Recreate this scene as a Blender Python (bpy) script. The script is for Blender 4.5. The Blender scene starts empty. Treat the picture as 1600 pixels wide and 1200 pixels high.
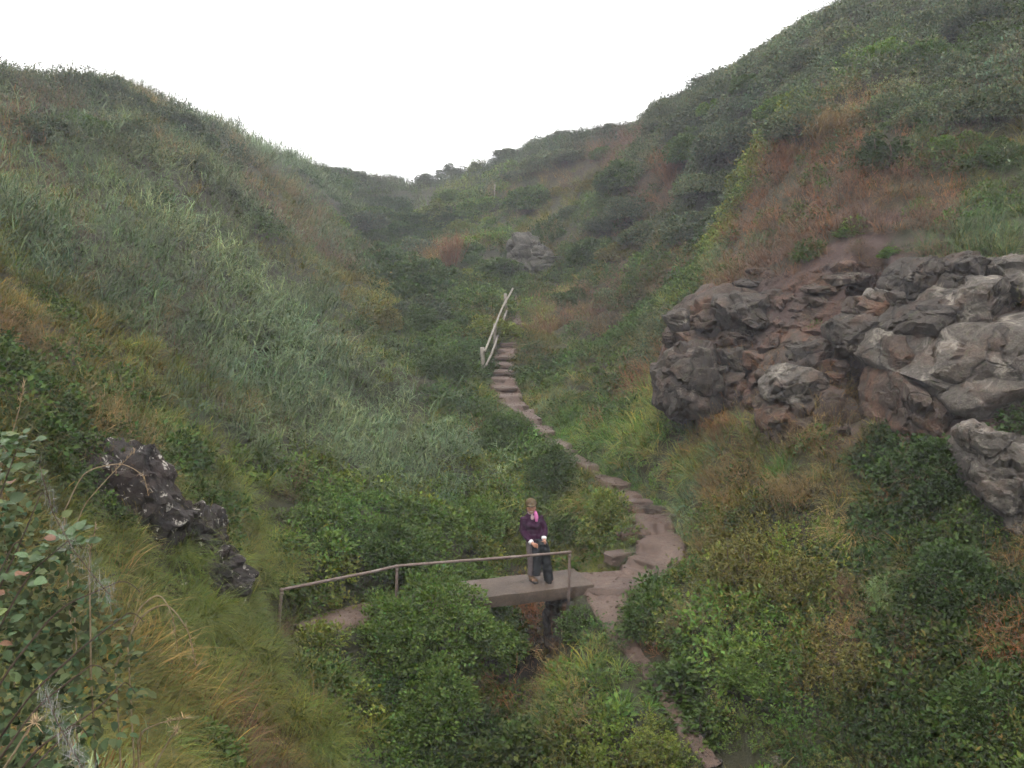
import bpy, bmesh, math, random, time
import numpy as np
from mathutils import Vector, Matrix

T0 = time.time()
random.seed(7)
RNG = np.random.default_rng(11)
SCN = bpy.context.scene
COL = SCN.collection

# ------------------------------------------------------------------ camera
SC = 5.6 / 5.4                      # metres per survey unit
ZC = 5.6                            # eye height above the bridge deck
PITCH = math.radians(7.0)
FPX = 1500.0                        # focal length in pixels of the 1600 wide photo
cam_d = bpy.data.cameras.new('camera')
cam_d.sensor_fit = 'HORIZONTAL'
cam_d.sensor_width = 36.0
cam_d.lens = 36.0 * FPX / 1600.0
cam_d.clip_start = 0.05
cam_d.clip_end = 2000.0
cam = bpy.data.objects.new('camera', cam_d)
COL.objects.link(cam)
cam.location = (0, 0, ZC)
cam.rotation_euler = (math.pi / 2 - PITCH, 0, 0)
SCN.camera = cam

# ------------------------------------------------------------------ sky, sun, exposure
SUN_EL, SUN_AZ = math.radians(60), math.radians(205)
world = bpy.data.worlds.new('World')
SCN.world = world
world.use_nodes = True
wn, wl = world.node_tree.nodes, world.node_tree.links
wn.clear()
w_out = wn.new('ShaderNodeOutputWorld')
w_bg = wn.new('ShaderNodeBackground')
w_sky = wn.new('ShaderNodeTexSky')
w_sky.sky_type = 'NISHITA'
w_sky.sun_disc = False
w_sky.sun_elevation = SUN_EL
w_sky.sun_rotation = SUN_AZ
w_sky.dust_density = 6.0
w_sky.air_density = 1.0
w_mix = wn.new('ShaderNodeMix')
w_mix.data_type = 'RGBA'
w_mix.inputs['Factor'].default_value = 0.93          # closed cloud deck over the blue
w_mix.inputs['B'].default_value = (16.2, 16.0, 15.9, 1)
wl.new(w_sky.outputs[0], w_mix.inputs['A'])
wl.new(w_mix.outputs['Result'], w_bg.inputs['Color'])
w_bg.inputs['Strength'].default_value = 0.10
wl.new(w_bg.outputs[0], w_out.inputs['Surface'])

sun_d = bpy.data.lights.new('sun', 'SUN')
sun_d.energy = 1.3
sun_d.angle = math.radians(25)
sun_d.color = (1.0, 0.97, 0.93)
sun = bpy.data.objects.new('sun', sun_d)
COL.objects.link(sun)
sun.rotation_euler = (math.pi / 2 - SUN_EL, 0, math.pi - SUN_AZ)
sun.location = (0, -20, 60)

SCN.view_settings.view_transform = 'Standard'
SCN.view_settings.look = 'None'
SCN.view_settings.gamma = 1.0
SCN.view_settings.use_curve_mapping = False
SCN.view_settings.exposure = 0.52
cy = SCN.cycles
cy.use_denoising = True
cy.use_adaptive_sampling = True
cy.adaptive_threshold = 0.07
cy.adaptive_min_samples = 12
cy.max_bounces = 3
cy.diffuse_bounces = 2
cy.glossy_bounces = 1
cy.transmission_bounces = 3
cy.transparent_max_bounces = 4
cy.volume_bounces = 1
cy.caustics_reflective = False
cy.caustics_refractive = False

# ------------------------------------------------------------------ small maths
def pt(px, py, Y):
    """a survey point: photo pixel and forward distance (survey units) -> world"""
    Y = Y * SC
    u, v = (px - 800.0) / FPX, (600.0 - py) / FPX
    dy = math.cos(PITCH) + v * math.sin(PITCH)
    dz = -math.sin(PITCH) + v * math.cos(PITCH)
    t = Y / dy
    return (u * t, Y, ZC + dz * t)

def vnoise(p, seed=0):
    """3D value noise in [0,1], vectorised; p (n,3)"""
    p = np.asarray(p, float)
    i = np.floor(p).astype(np.int64)
    f = p - i
    f = f * f * (3 - 2 * f)
    out = np.zeros(len(p))
    for dx in (0, 1):
        for dy in (0, 1):
            for dz in (0, 1):
                h = ((i[:, 0] + dx) * 374761393 + (i[:, 1] + dy) * 668265263 + (i[:, 2] + dz) * 2147483647 + seed * 1274126177) & 0xFFFFFFFF
                h = ((h ^ (h >> 13)) * 1274126177) & 0xFFFFFFFF
                h = h ^ (h >> 16)
                val = (h & 0xFFFF) / 65535.0
                w = (f[:, 0] if dx else 1 - f[:, 0]) * (f[:, 1] if dy else 1 - f[:, 1]) * (f[:, 2] if dz else 1 - f[:, 2])
                out += w * val
    return out

def fbm(p, octv=4, seed=0, gain=0.5):
    a, s, n = 1.0, 0.0, 0.0
    q = np.array(p, float)
    for o in range(octv):
        s = s + a * (vnoise(q, seed + o) * 2 - 1)
        n += a
        a *= gain
        q = q * 2.03 + 17.1
    return s / n

def hash2(i, j, k, seed):
    h = (i * 374761393 + j * 668265263 + k * 1442695041 + seed * 1274126177) & 0xFFFFFFFF
    h = ((h ^ (h >> 13)) * 1274126177) & 0xFFFFFFFF
    return ((h ^ (h >> 16)) & 0xFFFF) / 65535.0

def worley(p, seed=0):
    """F1, F2 and a cell random triple, 3D"""
    i = np.floor(p).astype(np.int64)
    n = len(p)
    f1 = np.full(n, 9.0); f2 = np.full(n, 9.0)
    cid = np.zeros((n, 3)); cc = np.zeros((n, 3))
    for dx in (-1, 0, 1):
        for dy in (-1, 0, 1):
            for dz in (-1, 0, 1):
                a, b, c = i[:, 0] + dx, i[:, 1] + dy, i[:, 2] + dz
                ctr = np.stack([a + hash2(a, b, c, seed), b + hash2(a, b, c, seed + 1), c + hash2(a, b, c, seed + 2)], 1)
                d = np.linalg.norm(p - ctr, axis=1)
                near = d < f1
                f2 = np.where(near, f1, np.minimum(f2, d))
                f1 = np.where(near, d, f1)
                r = np.stack([hash2(a, b, c, seed + 5), hash2(a, b, c, seed + 6), hash2(a, b, c, seed + 7)], 1)
                cid[near] = r[near]
                cc[near] = ctr[near]
    return f1, f2, cid, cc

def smooth(a, b, x):
    t = np.clip((x - a) / (b - a), 0, 1)
    return t * t * (3 - 2 * t)

# ------------------------------------------------------------------ objects
def mesh_obj(name, verts, faces, mat=None, parent=None, shade=True):
    me = bpy.data.meshes.new(name)
    me.from_pydata([tuple(v) for v in verts], [], [tuple(f) for f in faces])
    me.update()
    if mat: me.materials.append(mat)
    if shade and len(me.polygons):
        me.polygons.foreach_set('use_smooth', [True] * len(me.polygons))
    o = bpy.data.objects.new(name, me)
    COL.objects.link(o)
    if parent: o.parent = parent
    return o

def grid_mesh(name, P, mat=None, parent=None):
    """P (n,m,3) -> quad grid"""
    n, m = P.shape[:2]
    idx = np.arange(n * m).reshape(n, m)
    q = np.stack([idx[:-1, :-1], idx[1:, :-1], idx[1:, 1:], idx[:-1, 1:]], -1).reshape(-1, 4)
    me = bpy.data.meshes.new(name)
    fast_mesh(me, P.reshape(-1, 3), q)
    if mat: me.materials.append(mat)
    o = bpy.data.objects.new(name, me)
    COL.objects.link(o)
    if parent: o.parent = parent
    return o

def fast_mesh(me, V, Q, smooth_=True):
    V = np.asarray(V, np.float32); Q = np.asarray(Q, np.int32)
    k = Q.shape[1]
    me.vertices.add(len(V)); me.vertices.foreach_set('co', V.ravel())
    me.loops.add(Q.size); me.loops.foreach_set('vertex_index', Q.ravel())
    me.polygons.add(len(Q))
    me.polygons.foreach_set('loop_start', np.arange(0, Q.size, k, dtype=np.int32))
    me.polygons.foreach_set('loop_total', np.full(len(Q), k, np.int32))
    if smooth_: me.polygons.foreach_set('use_smooth', np.ones(len(Q), bool))
    me.update(calc_edges=True)
    me.validate()

def empty(name, loc=(0, 0, 0), rz=0):
    o = bpy.data.objects.new(name, None)
    COL.objects.link(o)
    o.location = loc; o.rotation_euler = (0, 0, rz); o.empty_display_size = 0.2
    return o

def tag(o, label=None, cat=None, group=None, kind=None):
    if label: o['label'] = label
    if cat: o['category'] = cat
    if group: o['group'] = group
    if kind: o['kind'] = kind
    return o

# ------------------------------------------------------------------ materials
def mat_new(name):
    m = bpy.data.materials.new(name)
    m.use_nodes = True
    nt = m.node_tree
    b = nt.nodes['Principled BSDF']
    return m, nt, b

def N(nt, kind, **kw):
    n = nt.nodes.new(kind)
    for k, v in kw.items(): setattr(n, k, v)
    return n

def ramp(nt, fac, stops, interp='LINEAR'):
    r = nt.nodes.new('ShaderNodeValToRGB')
    r.color_ramp.interpolation = interp
    e = r.color_ramp.elements
    while len(e) < len(stops): e.new(0.5)
    for q, (p, c) in zip(e, stops):
        q.position = p
        q.color = (*c, 1) if len(c) == 3 else c
    nt.links.new(fac, r.inputs[0])
    return r.outputs[0]

def noise(nt, scale, detail=4, rough=0.55, coord='Object', dist=0.0, vec=None, off=None):
    n = N(nt, 'ShaderNodeTexNoise')
    n.inputs['Scale'].default_value = scale
    n.inputs['Detail'].default_value = detail
    n.inputs['Roughness'].default_value = rough
    n.inputs['Distortion'].default_value = dist
    if vec is None:
        tc = N(nt, 'ShaderNodeTexCoord'); vec = tc.outputs[coord]
    if off:
        mp = N(nt, 'ShaderNodeMapping'); mp.inputs['Location'].default_value = off
        nt.links.new(vec, mp.inputs[0]); vec = mp.outputs[0]
    nt.links.new(vec, n.inputs['Vector'])
    return n.outputs[0]

def mixc(nt, fac, a, b, mode='MIX'):
    m = N(nt, 'ShaderNodeMix', data_type='RGBA', blend_type=mode)
    for s, v in (('Factor', fac), ('A', a), ('B', b)):
        if isinstance(v, (int, float)): m.inputs[s].default_value = v
        elif isinstance(v, tuple): m.inputs[s].default_value = (*v, 1) if len(v) == 3 else v
        else: nt.links.new(v, m.inputs[s])
    return m.outputs['Result']

def bump(nt, b, h, strength=0.5, dist=0.02):
    n = N(nt, 'ShaderNodeBump')
    n.inputs['Strength'].default_value = strength
    n.inputs['Distance'].default_value = dist
    nt.links.new(h, n.inputs['Height'])
    nt.links.new(n.outputs[0], b.inputs['Normal'])

def mat_earth(name, c1, c2, c3, rough=0.85, scale=1.0, bs=0.6, bd=0.03, spec=0.3):
    m, nt, b = mat_new(name)
    n1 = noise(nt, 1.3 * scale, 6, 0.6, 'Object')
    n2 = noise(nt, 11 * scale, 5, 0.65, 'Object', off=(5, 3, 1))
    n3 = noise(nt, 45 * scale, 4, 0.7, 'Object', off=(1, 7, 2))
    c = ramp(nt, n1, [(0.3, c1), (0.52, c2), (0.72, c3)])
    d = ramp(nt, n2, [(0.3, (0.55, 0.55, 0.55)), (0.7, (1.15, 1.12, 1.1))])
    c = mixc(nt, 0.8, c, d, 'MULTIPLY')
    s = ramp(nt, n3, [(0.35, (0.7, 0.7, 0.7)), (0.6, (1.1, 1.1, 1.1)), (0.72, (1.5, 1.45, 1.4))])
    c = mixc(nt, 0.6, c, s, 'MULTIPLY')
    nt.links.new(c, b.inputs['Base Color'])
    b.inputs['Roughness'].default_value = rough
    b.inputs['Specular IOR Level'].default_value = spec
    hsum = N(nt, 'ShaderNodeMath', operation='ADD')
    nt.links.new(n2, hsum.inputs[0]); nt.links.new(n3, hsum.inputs[1])
    bump(nt, b, hsum.outputs[0], bs, bd)
    return m

M = {}
M['soil'] = mat_earth('soil', (0.030, 0.030, 0.016), (0.046, 0.046, 0.022), (0.065, 0.058, 0.03), scale=0.8, bs=0.8, bd=0.06)
M['path'] = mat_earth('trodden_earth', (0.070, 0.043, 0.031), (0.118, 0.076, 0.056), (0.158, 0.110, 0.085), rough=0.55, spec=0.45)
M['red_soil'] = mat_earth('reddish_soil', (0.085, 0.048, 0.042), (0.12, 0.072, 0.06), (0.15, 0.10, 0.08), bs=0.9, bd=0.05)

# ------------------------------------------------------------------ terrain survey
SURVEY = [
 # left slope
 (0,600,11),(0,450,15),(0,300,20),(0,200,25),(0,112,31),
 (150,640,13),(150,500,17),(150,350,22),(150,200,28),(150,122,34),
 (300,700,14.5),(300,600,17),(300,450,22),(300,320,27),(300,225,34),(300,172,40),
 (450,780,15.5),(450,650,19),(450,500,24.5),(450,380,30.5),(430,310,36.5),
 (380,212,47),(450,246,58),(520,266,62),(600,276,70),(540,320,55),(600,350,58),(600,395,48),(560,420,37),(500,400,33.5),
 (600,720,20),(600,620,23.5),(600,520,28),(560,460,31.5),
 (700,830,17.2),(700,700,21),(700,600,25),(690,530,28.5),(690,460,33.5),(690,390,42),(700,330,51),(700,285,64),(640,560,27),(650,480,33),(630,420,41),
 (640,330,60),(645,287,75),(740,600,26.5),(760,400,40),(760,330,50),(730,270,66),
 # right of the path, far wall
 (900,600,26),(950,650,23),(1000,700,20.4),(1060,780,18.4),(1100,700,19.2),(900,500,31),(1000,560,24.5),(900,420,38),(850,340,46),
 (850,225,58),(770,250,64),(950,300,42),(950,205,53),(1000,200,50),(1000,400,33),(1040,480,25.5),(1060,300,35),(1030,182,41),(1100,138,37),
 (1100,250,33),(1100,400,27.5),(1140,320,30.5),(1200,200,28.3),(1200,85,34),(1310,18,31),(1300,150,26),(1300,300,22),(1200,400,22),(1100,480,22),
 # rock area
 (1050,600,20.4),(1050,650,19.7),(1150,500,20.3),(1150,640,18),(1250,450,19.3),(1250,600,17.6),(1250,690,15.9),(1350,420,18),(1350,560,17),(1350,720,15),
 (1450,420,17),(1450,720,14.2),(1550,430,16.2),(1550,820,12.9),(1600,400,16.2),
 (1450,300,20),(1450,150,24),(1450,30,28),(1600,300,18.5),(1600,150,22),(1600,20,26),
 # lower right
 (1150,760,17),(1150,850,15.4),(1150,950,13.8),(1150,1050,12.7),(1300,770,14.7),(1300,900,13.3),(1300,1050,12),(1300,1190,11),
 (1450,830,13.2),(1450,950,12),(1450,1100,10.9),(1600,920,11.6),(1600,1050,10.4),(1600,1190,9.5),
 (900,1010,14.3),(950,1060,13.4),(900,1110,12.9),(1000,1160,12.2),(900,1200,12.1),
 # lower left
 (600,1110,13),(700,1110,13.4),(650,1200,12.2),(500,1010,13.1),(450,1110,11.5),(450,1200,10.5),(350,1010,11.3),(300,1110,9.5),(300,1200,8.5),
 (150,1200,6),(0,1200,4),(150,1060,8),(200,960,10),(0,900,7.5),(380,960,12.6),(330,800,12.6),(200,740,12),(420,870,14.2),
]
PATH_SURVEY = [  # (px, py, Y, half width m)
 (470,990,13.6,.2),(515,972,14.1,.34),(550,960,14.4,.4),(640,945,14.9,.45),(720,929,15.45,.45),(800,915,15.75,.45),(890,906,16.1,.45),
 (950,905,16.1,.5),(1000,898,16.2,.55),(1035,870,16.7,.55),(1035,838,17.4,.5),(1010,805,18.4,.42),(975,765,19.6,.28),(935,738,20.5,.16),
 (890,710,21.9,.30),(862,685,23.0,.32),(838,662,24.1,.26),(805,635,25.6,.36),(790,612,26.7,.42),(785,588,27.8,.38),(786,562,29.0,.34),(794,538,30.3,.31),
 (802,516,31.8,.28),(808,500,33.0,.2),(806,470,35.5,.12),(795,440,38.5,.08)]
SPUR_SURVEY = [(945,915,15.9,.45),(950,940,15.35,.38),(966,985,14.75,.2),(1000,1030,13.95,.11),(1045,1095,13.0,.13),(1085,1150,12.3,.15),(1120,1200,11.7,.15)]
ZP = ZC
def fix_deck(rows):
    out = []
    for (px, py, Y, w) in rows:
        x, y, z = pt(px, py, Y)
        out.append((x, y, z, w))
    return np.array(out)
PATH = fix_deck(PATH_SURVEY)
SPUR = fix_deck(SPUR_SURVEY)
PATH[:8, 2] = np.array([.10, .08, .05, .02, 0, 0, 0, .02])      # the deck is level

WORLD_PTS = [(0,0,3.9),(1.5,1,3.6),(-1.5,1.5,4.0),(3,4,1.9),(0,6.3,0.6),(4.5,6,0.9),(-1.2,5,1.6),(8,6,3.0),(-6,1,5.2),(-12,8,8.3),(13,7,6.0),(6,0,3.2),(0,-8,2.5),(-10,-8,6),(10,-8,5),
 (-26,26,12.6),(-32,45,12.8),(-22,62,12.8),(-8,92,12.9),(10,92,13.4),(25,65,14.2),(21,38,15),(31,30,16),(26,14,12.5),(-26,10,11),(-20,80,12.7),(22,90,13.8),(-40,20,13),(40,50,16),(-13,50,12.2),(14,70,14),
 (0.35,15.9,-1.7),(0.2,17.0,-1.5),(-0.3,14.6,-1.9),(0.9,18.6,-1.0),(0.3,20.6,-.3),(-0.4,13.4,-2.1),(-0.6,12.3,-2.2),(-0.9,23.5,.8),(-0.8,10.8,-2.2),(-1.5,9.5,-1.6)]

def tps_fit(P, z, lam):
    n = len(P)
    d = np.linalg.norm(P[:, None] - P[None], axis=2)
    K = np.where(d > 0, d * d * np.log(d + 1e-9), 0)
    A = np.zeros((n + 3, n + 3))
    A[:n, :n] = K + lam * np.eye(n)
    A[:n, n] = 1; A[:n, n + 1:] = P
    A[n, :n] = 1; A[n + 1:, :n] = P.T
    return np.linalg.solve(A, np.concatenate([z, np.zeros(3)]))

def tps_eval(w, P, Q):
    out = np.zeros(len(Q)); n = len(P)
    for s in range(0, len(Q), 20000):
        q = Q[s:s + 20000]
        d2 = ((q[:, None] - P[None]) ** 2).sum(2)
        K = 0.5 * d2 * np.log(d2 + 1e-12)
        out[s:s + 20000] = K @ w[:n] + w[n] + q @ w[n + 1:]
    return out

sv = np.array([pt(*s) for s in SURVEY])
sv[:, 2] -= 0.22                                           # plants stand on it
pth = PATH[:, :3].copy(); keep = [i for i in range(len(pth)) if not (4 <= i <= 6)]
allp = np.concatenate([sv, pth[keep], SPUR[:, :3], np.array(WORLD_PTS, float)])
TW = tps_fit(allp[:, :2], allp[:, 2], 0.6)

def poly_dist(Q, L):
    """distance to a polyline, interpolated z and half width"""
    best = np.full(len(Q), 1e9); zz = np.zeros(len(Q)); ww = np.zeros(len(Q))
    for a, b in zip(L[:-1], L[1:]):
        d = b[:2] - a[:2]
        t = np.clip(((Q - a[:2]) @ d) / (d @ d), 0, 1)
        r = np.linalg.norm(Q - (a[:2] + t[:, None] * d), axis=1)
        m = r < best
        best[m] = r[m]; zz[m] = (a[2] + t * (b[2] - a[2]))[m]; ww[m] = (a[3] + t * (b[3] - a[3]))[m]
    return best, zz, ww

CREST = [(-200,70),(0,97),(100,107),(200,124),(300,170),(370,207),(450,243),(520,262),(600,272),(645,284),(700,274),(760,248),(850,214),(950,200),(1005,190),(1030,160),(1100,125),(1200,64),(1310,0),(1450,-90),(1600,-170),(1800,-260)]
_c = np.array([pt(a, b, 10.0) for a, b in CREST])
CREST_B = _c[:, 0] / _c[:, 1]; CREST_T = (_c[:, 2] - ZC) / _c[:, 1]

def terrain_z(Q):
    z = tps_eval(TW, allp[:, :2], Q)
    r = np.linalg.norm(Q - np.array([0, 40.0]), axis=1)
    far = smooth(62, 100, r)
    z = z * (1 - far) + far * (13.0 + 0.01 * (r - 62))
    back = smooth(-4, -14, Q[:, 1])
    z = z * (1 - back) + back * (2.5 + 0.05 * np.abs(Q[:, 0]))
    # surveyed crest line: the plateau behind it lies lower than the line of sight over the crest
    bear = Q[:, 0] / np.maximum(Q[:, 1], 1.0)
    el = np.interp(bear, CREST_B, CREST_T)
    cap = ZC + el * np.maximum(Q[:, 1], 1.0) - 0.75
    over = (z - cap) + 0.25
    z = np.where((over > 0) & (Q[:, 1] > 18), z - np.where(over > 0.5, over - 0.25, over * over * 0.5), z)
    d1, z1, w1 = poly_dist(Q, PATH)
    d2, z2, w2 = poly_dist(Q, SPUR)
    P3 = np.c_[Q, np.zeros(len(Q))]
    near_path = np.minimum(d1 - w1, d2 - w2)
    rough = smooth(0.0, 1.5, near_path) * (1 - 0.6 * far)
    amp = 0.5 * smooth(6, 30, np.linalg.norm(Q, axis=1)) + 0.12
    z = z + rough * amp * (fbm(P3 * 0.33, 4, 3) * 1.0) + rough * 0.16 * fbm(P3 * 1.1, 3, 9)
    # the path cuts a bench; the slab spans the gully freely
    bx = (Q[:, 0] > -0.75) & (Q[:, 0] < 0.95) & (Q[:, 1] > 14.0) & (Q[:, 1] < 18.5)
    k1 = 1 - smooth(0.0, 0.55, d1 - w1)
    k1 = np.where(bx, 0, k1)
    z = z * (1 - k1) + (z1 - 0.13) * k1
    k2 = 1 - smooth(0.0, 0.4, d2 - w2)
    z = z * (1 - k2) + (z2 - 0.07) * k2
    # stream gully under the slab
    gx = 0.15 + 0.10 * (Q[:, 1] - 15.9)
    g = np.exp(-((Q[:, 0] - gx) / 0.62) ** 4) * smooth(13.4, 14.8, Q[:, 1]) * (1 - smooth(17.4, 19.0, Q[:, 1]))
    z = z * (1 - g) + (-1.75) * g
    # cleft in the crag
    sx = smooth(0.0, 0.6, 1 - np.abs(Q[:, 0] - (6.32 + 0.37 * (Q[:, 1] - 17.2))) / 0.42)
    z = z - 2.8 * sx * smooth(16.5, 17.0, Q[:, 1]) * (1 - smooth(19.2, 19.8, Q[:, 1]))
    return z

def axis(lo, hi, c, fine, growth, width):
    """coordinates that are `fine` apart around c and spread out beyond"""
    out = [c]
    for s in (-1, 1):
        v, step = c, fine
        while (v > lo if s < 0 else v < hi):
            if abs(v - c) > width: step *= growth
            v += s * step; out.append(v)
    return np.array(sorted(out))
GX = axis(-330, 330, 0.0, 0.16, 1.06, 14)
GY = axis(-200, 420, 16.0, 0.16, 1.045, 12)
gx, gy = np.meshgrid(GX, GY, indexing='ij')
GZ = terrain_z(np.c_[gx.ravel(), gy.ravel()]).reshape(gx.shape)
def H(x, y):
    x = np.atleast_1d(np.asarray(x, float)); y = np.atleast_1d(np.asarray(y, float))
    i = np.clip(np.searchsorted(GX, x) - 1, 0, len(GX) - 2); j = np.clip(np.searchsorted(GY, y) - 1, 0, len(GY) - 2)
    u = np.clip((x - GX[i]) / (GX[i + 1] - GX[i]), 0, 1); v = np.clip((y - GY[j]) / (GY[j + 1] - GY[j]), 0, 1)
    return (GZ[i, j] * (1 - u) * (1 - v) + GZ[i + 1, j] * u * (1 - v) + GZ[i, j + 1] * (1 - u) * v + GZ[i + 1, j + 1] * u * v)
def Hn(x, y, e=0.25):
    n = np.stack([H(x - e, y) - H(x + e, y), H(x, y - e) - H(x, y + e), np.full(len(np.atleast_1d(x)), 2 * e)], 1)
    return n / np.linalg.norm(n, axis=1, keepdims=True)
def hit(px, py, lo=2.0):
    """where the line of sight through a photo pixel meets the ground"""
    u, v = (px - 800.0) / FPX, (600.0 - py) / FPX
    d = np.array([u, math.cos(PITCH) + v * math.sin(PITCH), -math.sin(PITCH) + v * math.cos(PITCH)])
    t = np.concatenate([np.arange(lo, 30, 0.05), np.arange(30, 110, 0.2)])
    P = np.array([0, 0, ZC]) + t[:, None] * d
    below = P[:, 2] < H(P[:, 0], P[:, 1])
    k = int(np.argmax(below)) if below.any() else len(t) - 1
    if not below.any():                               # sky: the closest approach
        k = int(np.argmin(P[:, 2] - H(P[:, 0], P[:, 1])))
    return P[k]
def proj(P):
    P = np.atleast_2d(P)
    y, z = P[:, 1], P[:, 2] - ZC
    dep = y * math.cos(PITCH) - z * math.sin(PITCH)
    up = y * math.sin(PITCH) + z * math.cos(PITCH)
    dep = np.maximum(dep, 1e-3)
    return np.c_[800 + FPX * P[:, 0] / dep, 600 - FPX * up / dep, dep]

ground = grid_mesh('ground', np.stack([gx, gy, GZ], -1), M['soil'])
tag(ground, 'dark soil of the steep valley sides under the plants', kind='structure')

# ------------------------------------------------------------------ more materials
def mat_rock(name, dark, mid, light, lich=(0.42, 0.40, 0.34), lich_lo=0.60, lich_hi=0.66, stain=(0.16, 0.09, 0.06), stain_amt=0.5, rough=0.85, lscale=2.2, mossc=(0.07, 0.08, 0.035)):
    m, nt, b = mat_new(name)
    g = N(nt, 'ShaderNodeNewGeometry')
    pos = g.outputs['Position']
    n1 = noise(nt, 0.9, 6, 0.6, vec=pos)
    n2 = noise(nt, 5.0, 7, 0.68, vec=pos, off=(3, 1, 4))
    n3 = noise(nt, 26, 5, 0.7, vec=pos, off=(9, 2, 6))
    n4 = noise(nt, lscale, 8, 0.72, vec=pos, off=(2, 8, 5), dist=0.6)
    n5 = noise(nt, 1.6, 4, 0.6, vec=pos, off=(7, 7, 1))
    n6 = noise(nt, 9.0, 5, 0.7, vec=pos, off=(4, 1, 9))
    c = ramp(nt, n2, [(0.28, dark), (0.5, mid), (0.72, light)])
    st = ramp(nt, n5, [(0.5, (0, 0, 0)), (0.62, (stain_amt,) * 3)])
    c = mixc(nt, st, c, stain)
    sp = ramp(nt, n3, [(0.32, (0.55,) * 3), (0.55, (1.0,) * 3), (0.75, (1.35,) * 3)])
    c = mixc(nt, 0.75, c, sp, 'MULTIPLY')
    ms = ramp(nt, n6, [(0.55, (0, 0, 0)), (0.68, (0.55,) * 3)])
    c = mixc(nt, ms, c, mossc)
    vo = N(nt, 'ShaderNodeTexVoronoi', feature='DISTANCE_TO_EDGE'); vo.inputs['Scale'].default_value = 0.62
    wz = N(nt, 'ShaderNodeTexNoise'); wz.inputs['Scale'].default_value = 1.8; wz.inputs['Detail'].default_value = 5; nt.links.new(pos, wz.inputs['Vector'])
    va_ = N(nt, 'ShaderNodeVectorMath', operation='MULTIPLY_ADD'); nt.links.new(wz.outputs['Color'], va_.inputs[0]); va_.inputs[1].default_value = (0.9, 0.9, 0.9); nt.links.new(pos, va_.inputs[2]); nt.links.new(va_.outputs[0], vo.inputs['Vector'])
    ck = ramp(nt, vo.outputs['Distance'], [(0.0, (0.30,) * 3), (0.012, (0.5,) * 3), (0.03, (1.0,) * 3)])
    c = mixc(nt, 0.8, c, ck, 'MULTIPLY')
    lm = ramp(nt, n4, [(lich_lo, (0, 0, 0)), (lich_hi, (0.85,) * 3)])
    c = mixc(nt, lm, c, lich)
    nt.links.new(c, b.inputs['Base Color'])
    b.inputs['Roughness'].default_value = rough
    b.inputs['Specular IOR Level'].default_value = 0.3
    a = N(nt, 'ShaderNodeMath', operation='MULTIPLY_ADD')
    nt.links.new(n2, a.inputs[0]); a.inputs[1].default_value = 2.0; nt.links.new(n3, a.inputs[2])
    a2 = N(nt, 'ShaderNodeMath', operation='ADD'); nt.links.new(a.outputs[0], a2.inputs[0]); nt.links.new(ck, a2.inputs[1])
    bump(nt, b, a2.outputs[0], 0.9, 0.05)
    return m
M['rock_pale'] = mat_rock('pale_lichened_rock', (0.055, 0.046, 0.038), (0.105, 0.091, 0.077), (0.165, 0.148, 0.127), lich=(0.34, 0.305, 0.255), lich_lo=0.53, lich_hi=0.66, stain_amt=0.3)
M['rock_brown'] = mat_rock('brown_rock', (0.036, 0.025, 0.019), (0.072, 0.051, 0.039), (0.115, 0.088, 0.070), lich=(0.24, 0.205, 0.16), lich_lo=0.60, lich_hi=0.72, stain=(0.17, 0.085, 0.05), stain_amt=0.6)
M['rock_grey'] = mat_rock('grey_rock', (0.028, 0.023, 0.019), (0.056, 0.046, 0.038), (0.10, 0.085, 0.072), lich=(0.24, 0.21, 0.17), lich_lo=0.58, lich_hi=0.70, stain_amt=0.3)
M['rock_dark'] = mat_rock('dark_wet_rock', (0.016, 0.013, 0.012), (0.034, 0.027, 0.024), (0.065, 0.05, 0.044), lich=(0.50, 0.47, 0.41), lich_lo=0.585, lich_hi=0.61, stain=(0.05, 0.03, 0.025), stain_amt=0.5, rough=0.75, lscale=5.5, mossc=(0.04, 0.04, 0.02))
M['rock_mossy'] = mat_rock('mossy_rock', (0.045, 0.042, 0.035), (0.085, 0.078, 0.064), (0.14, 0.128, 0.108), lich=(0.26, 0.25, 0.20), lich_lo=0.62, lich_hi=0.72, stain=(0.06, 0.07, 0.03), stain_amt=0.7)
M['concrete'] = mat_earth('weathered_concrete', (0.050, 0.036, 0.026), (0.096, 0.070, 0.052), (0.13, 0.098, 0.076), rough=0.65, scale=1.6, bs=0.35, bd=0.015, spec=0.4)
M['rust_pipe'] = mat_earth('rusty_painted_pipe', (0.12, 0.08, 0.065), (0.18, 0.135, 0.115), (0.26, 0.22, 0.20), rough=0.55, scale=4, bs=0.4, bd=0.003)
M['old_wood'] = mat_earth('silvered_wood', (0.20, 0.18, 0.15), (0.29, 0.265, 0.225), (0.36, 0.335, 0.29), rough=0.85, scale=3, bs=0.5, bd=0.01)
M['step_stone'] = mat_earth('worn_step_stone', (0.075, 0.05, 0.038), (0.12, 0.084, 0.066), (0.16, 0.12, 0.098), rough=0.6, scale=2, bs=0.6, bd=0.02)

_ico = {}
def ico(n):
    if n not in _ico:
        bm = bmesh.new()
        bmesh.ops.create_icosphere(bm, subdivisions=n, radius=1.0)
        V = np.array([v.co[:] for v in bm.verts]); F = np.array([[v.index for v in f.verts] for f in bm.faces])
        bm.free(); _ico[n] = (V, F)
    return _ico[n]

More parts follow.
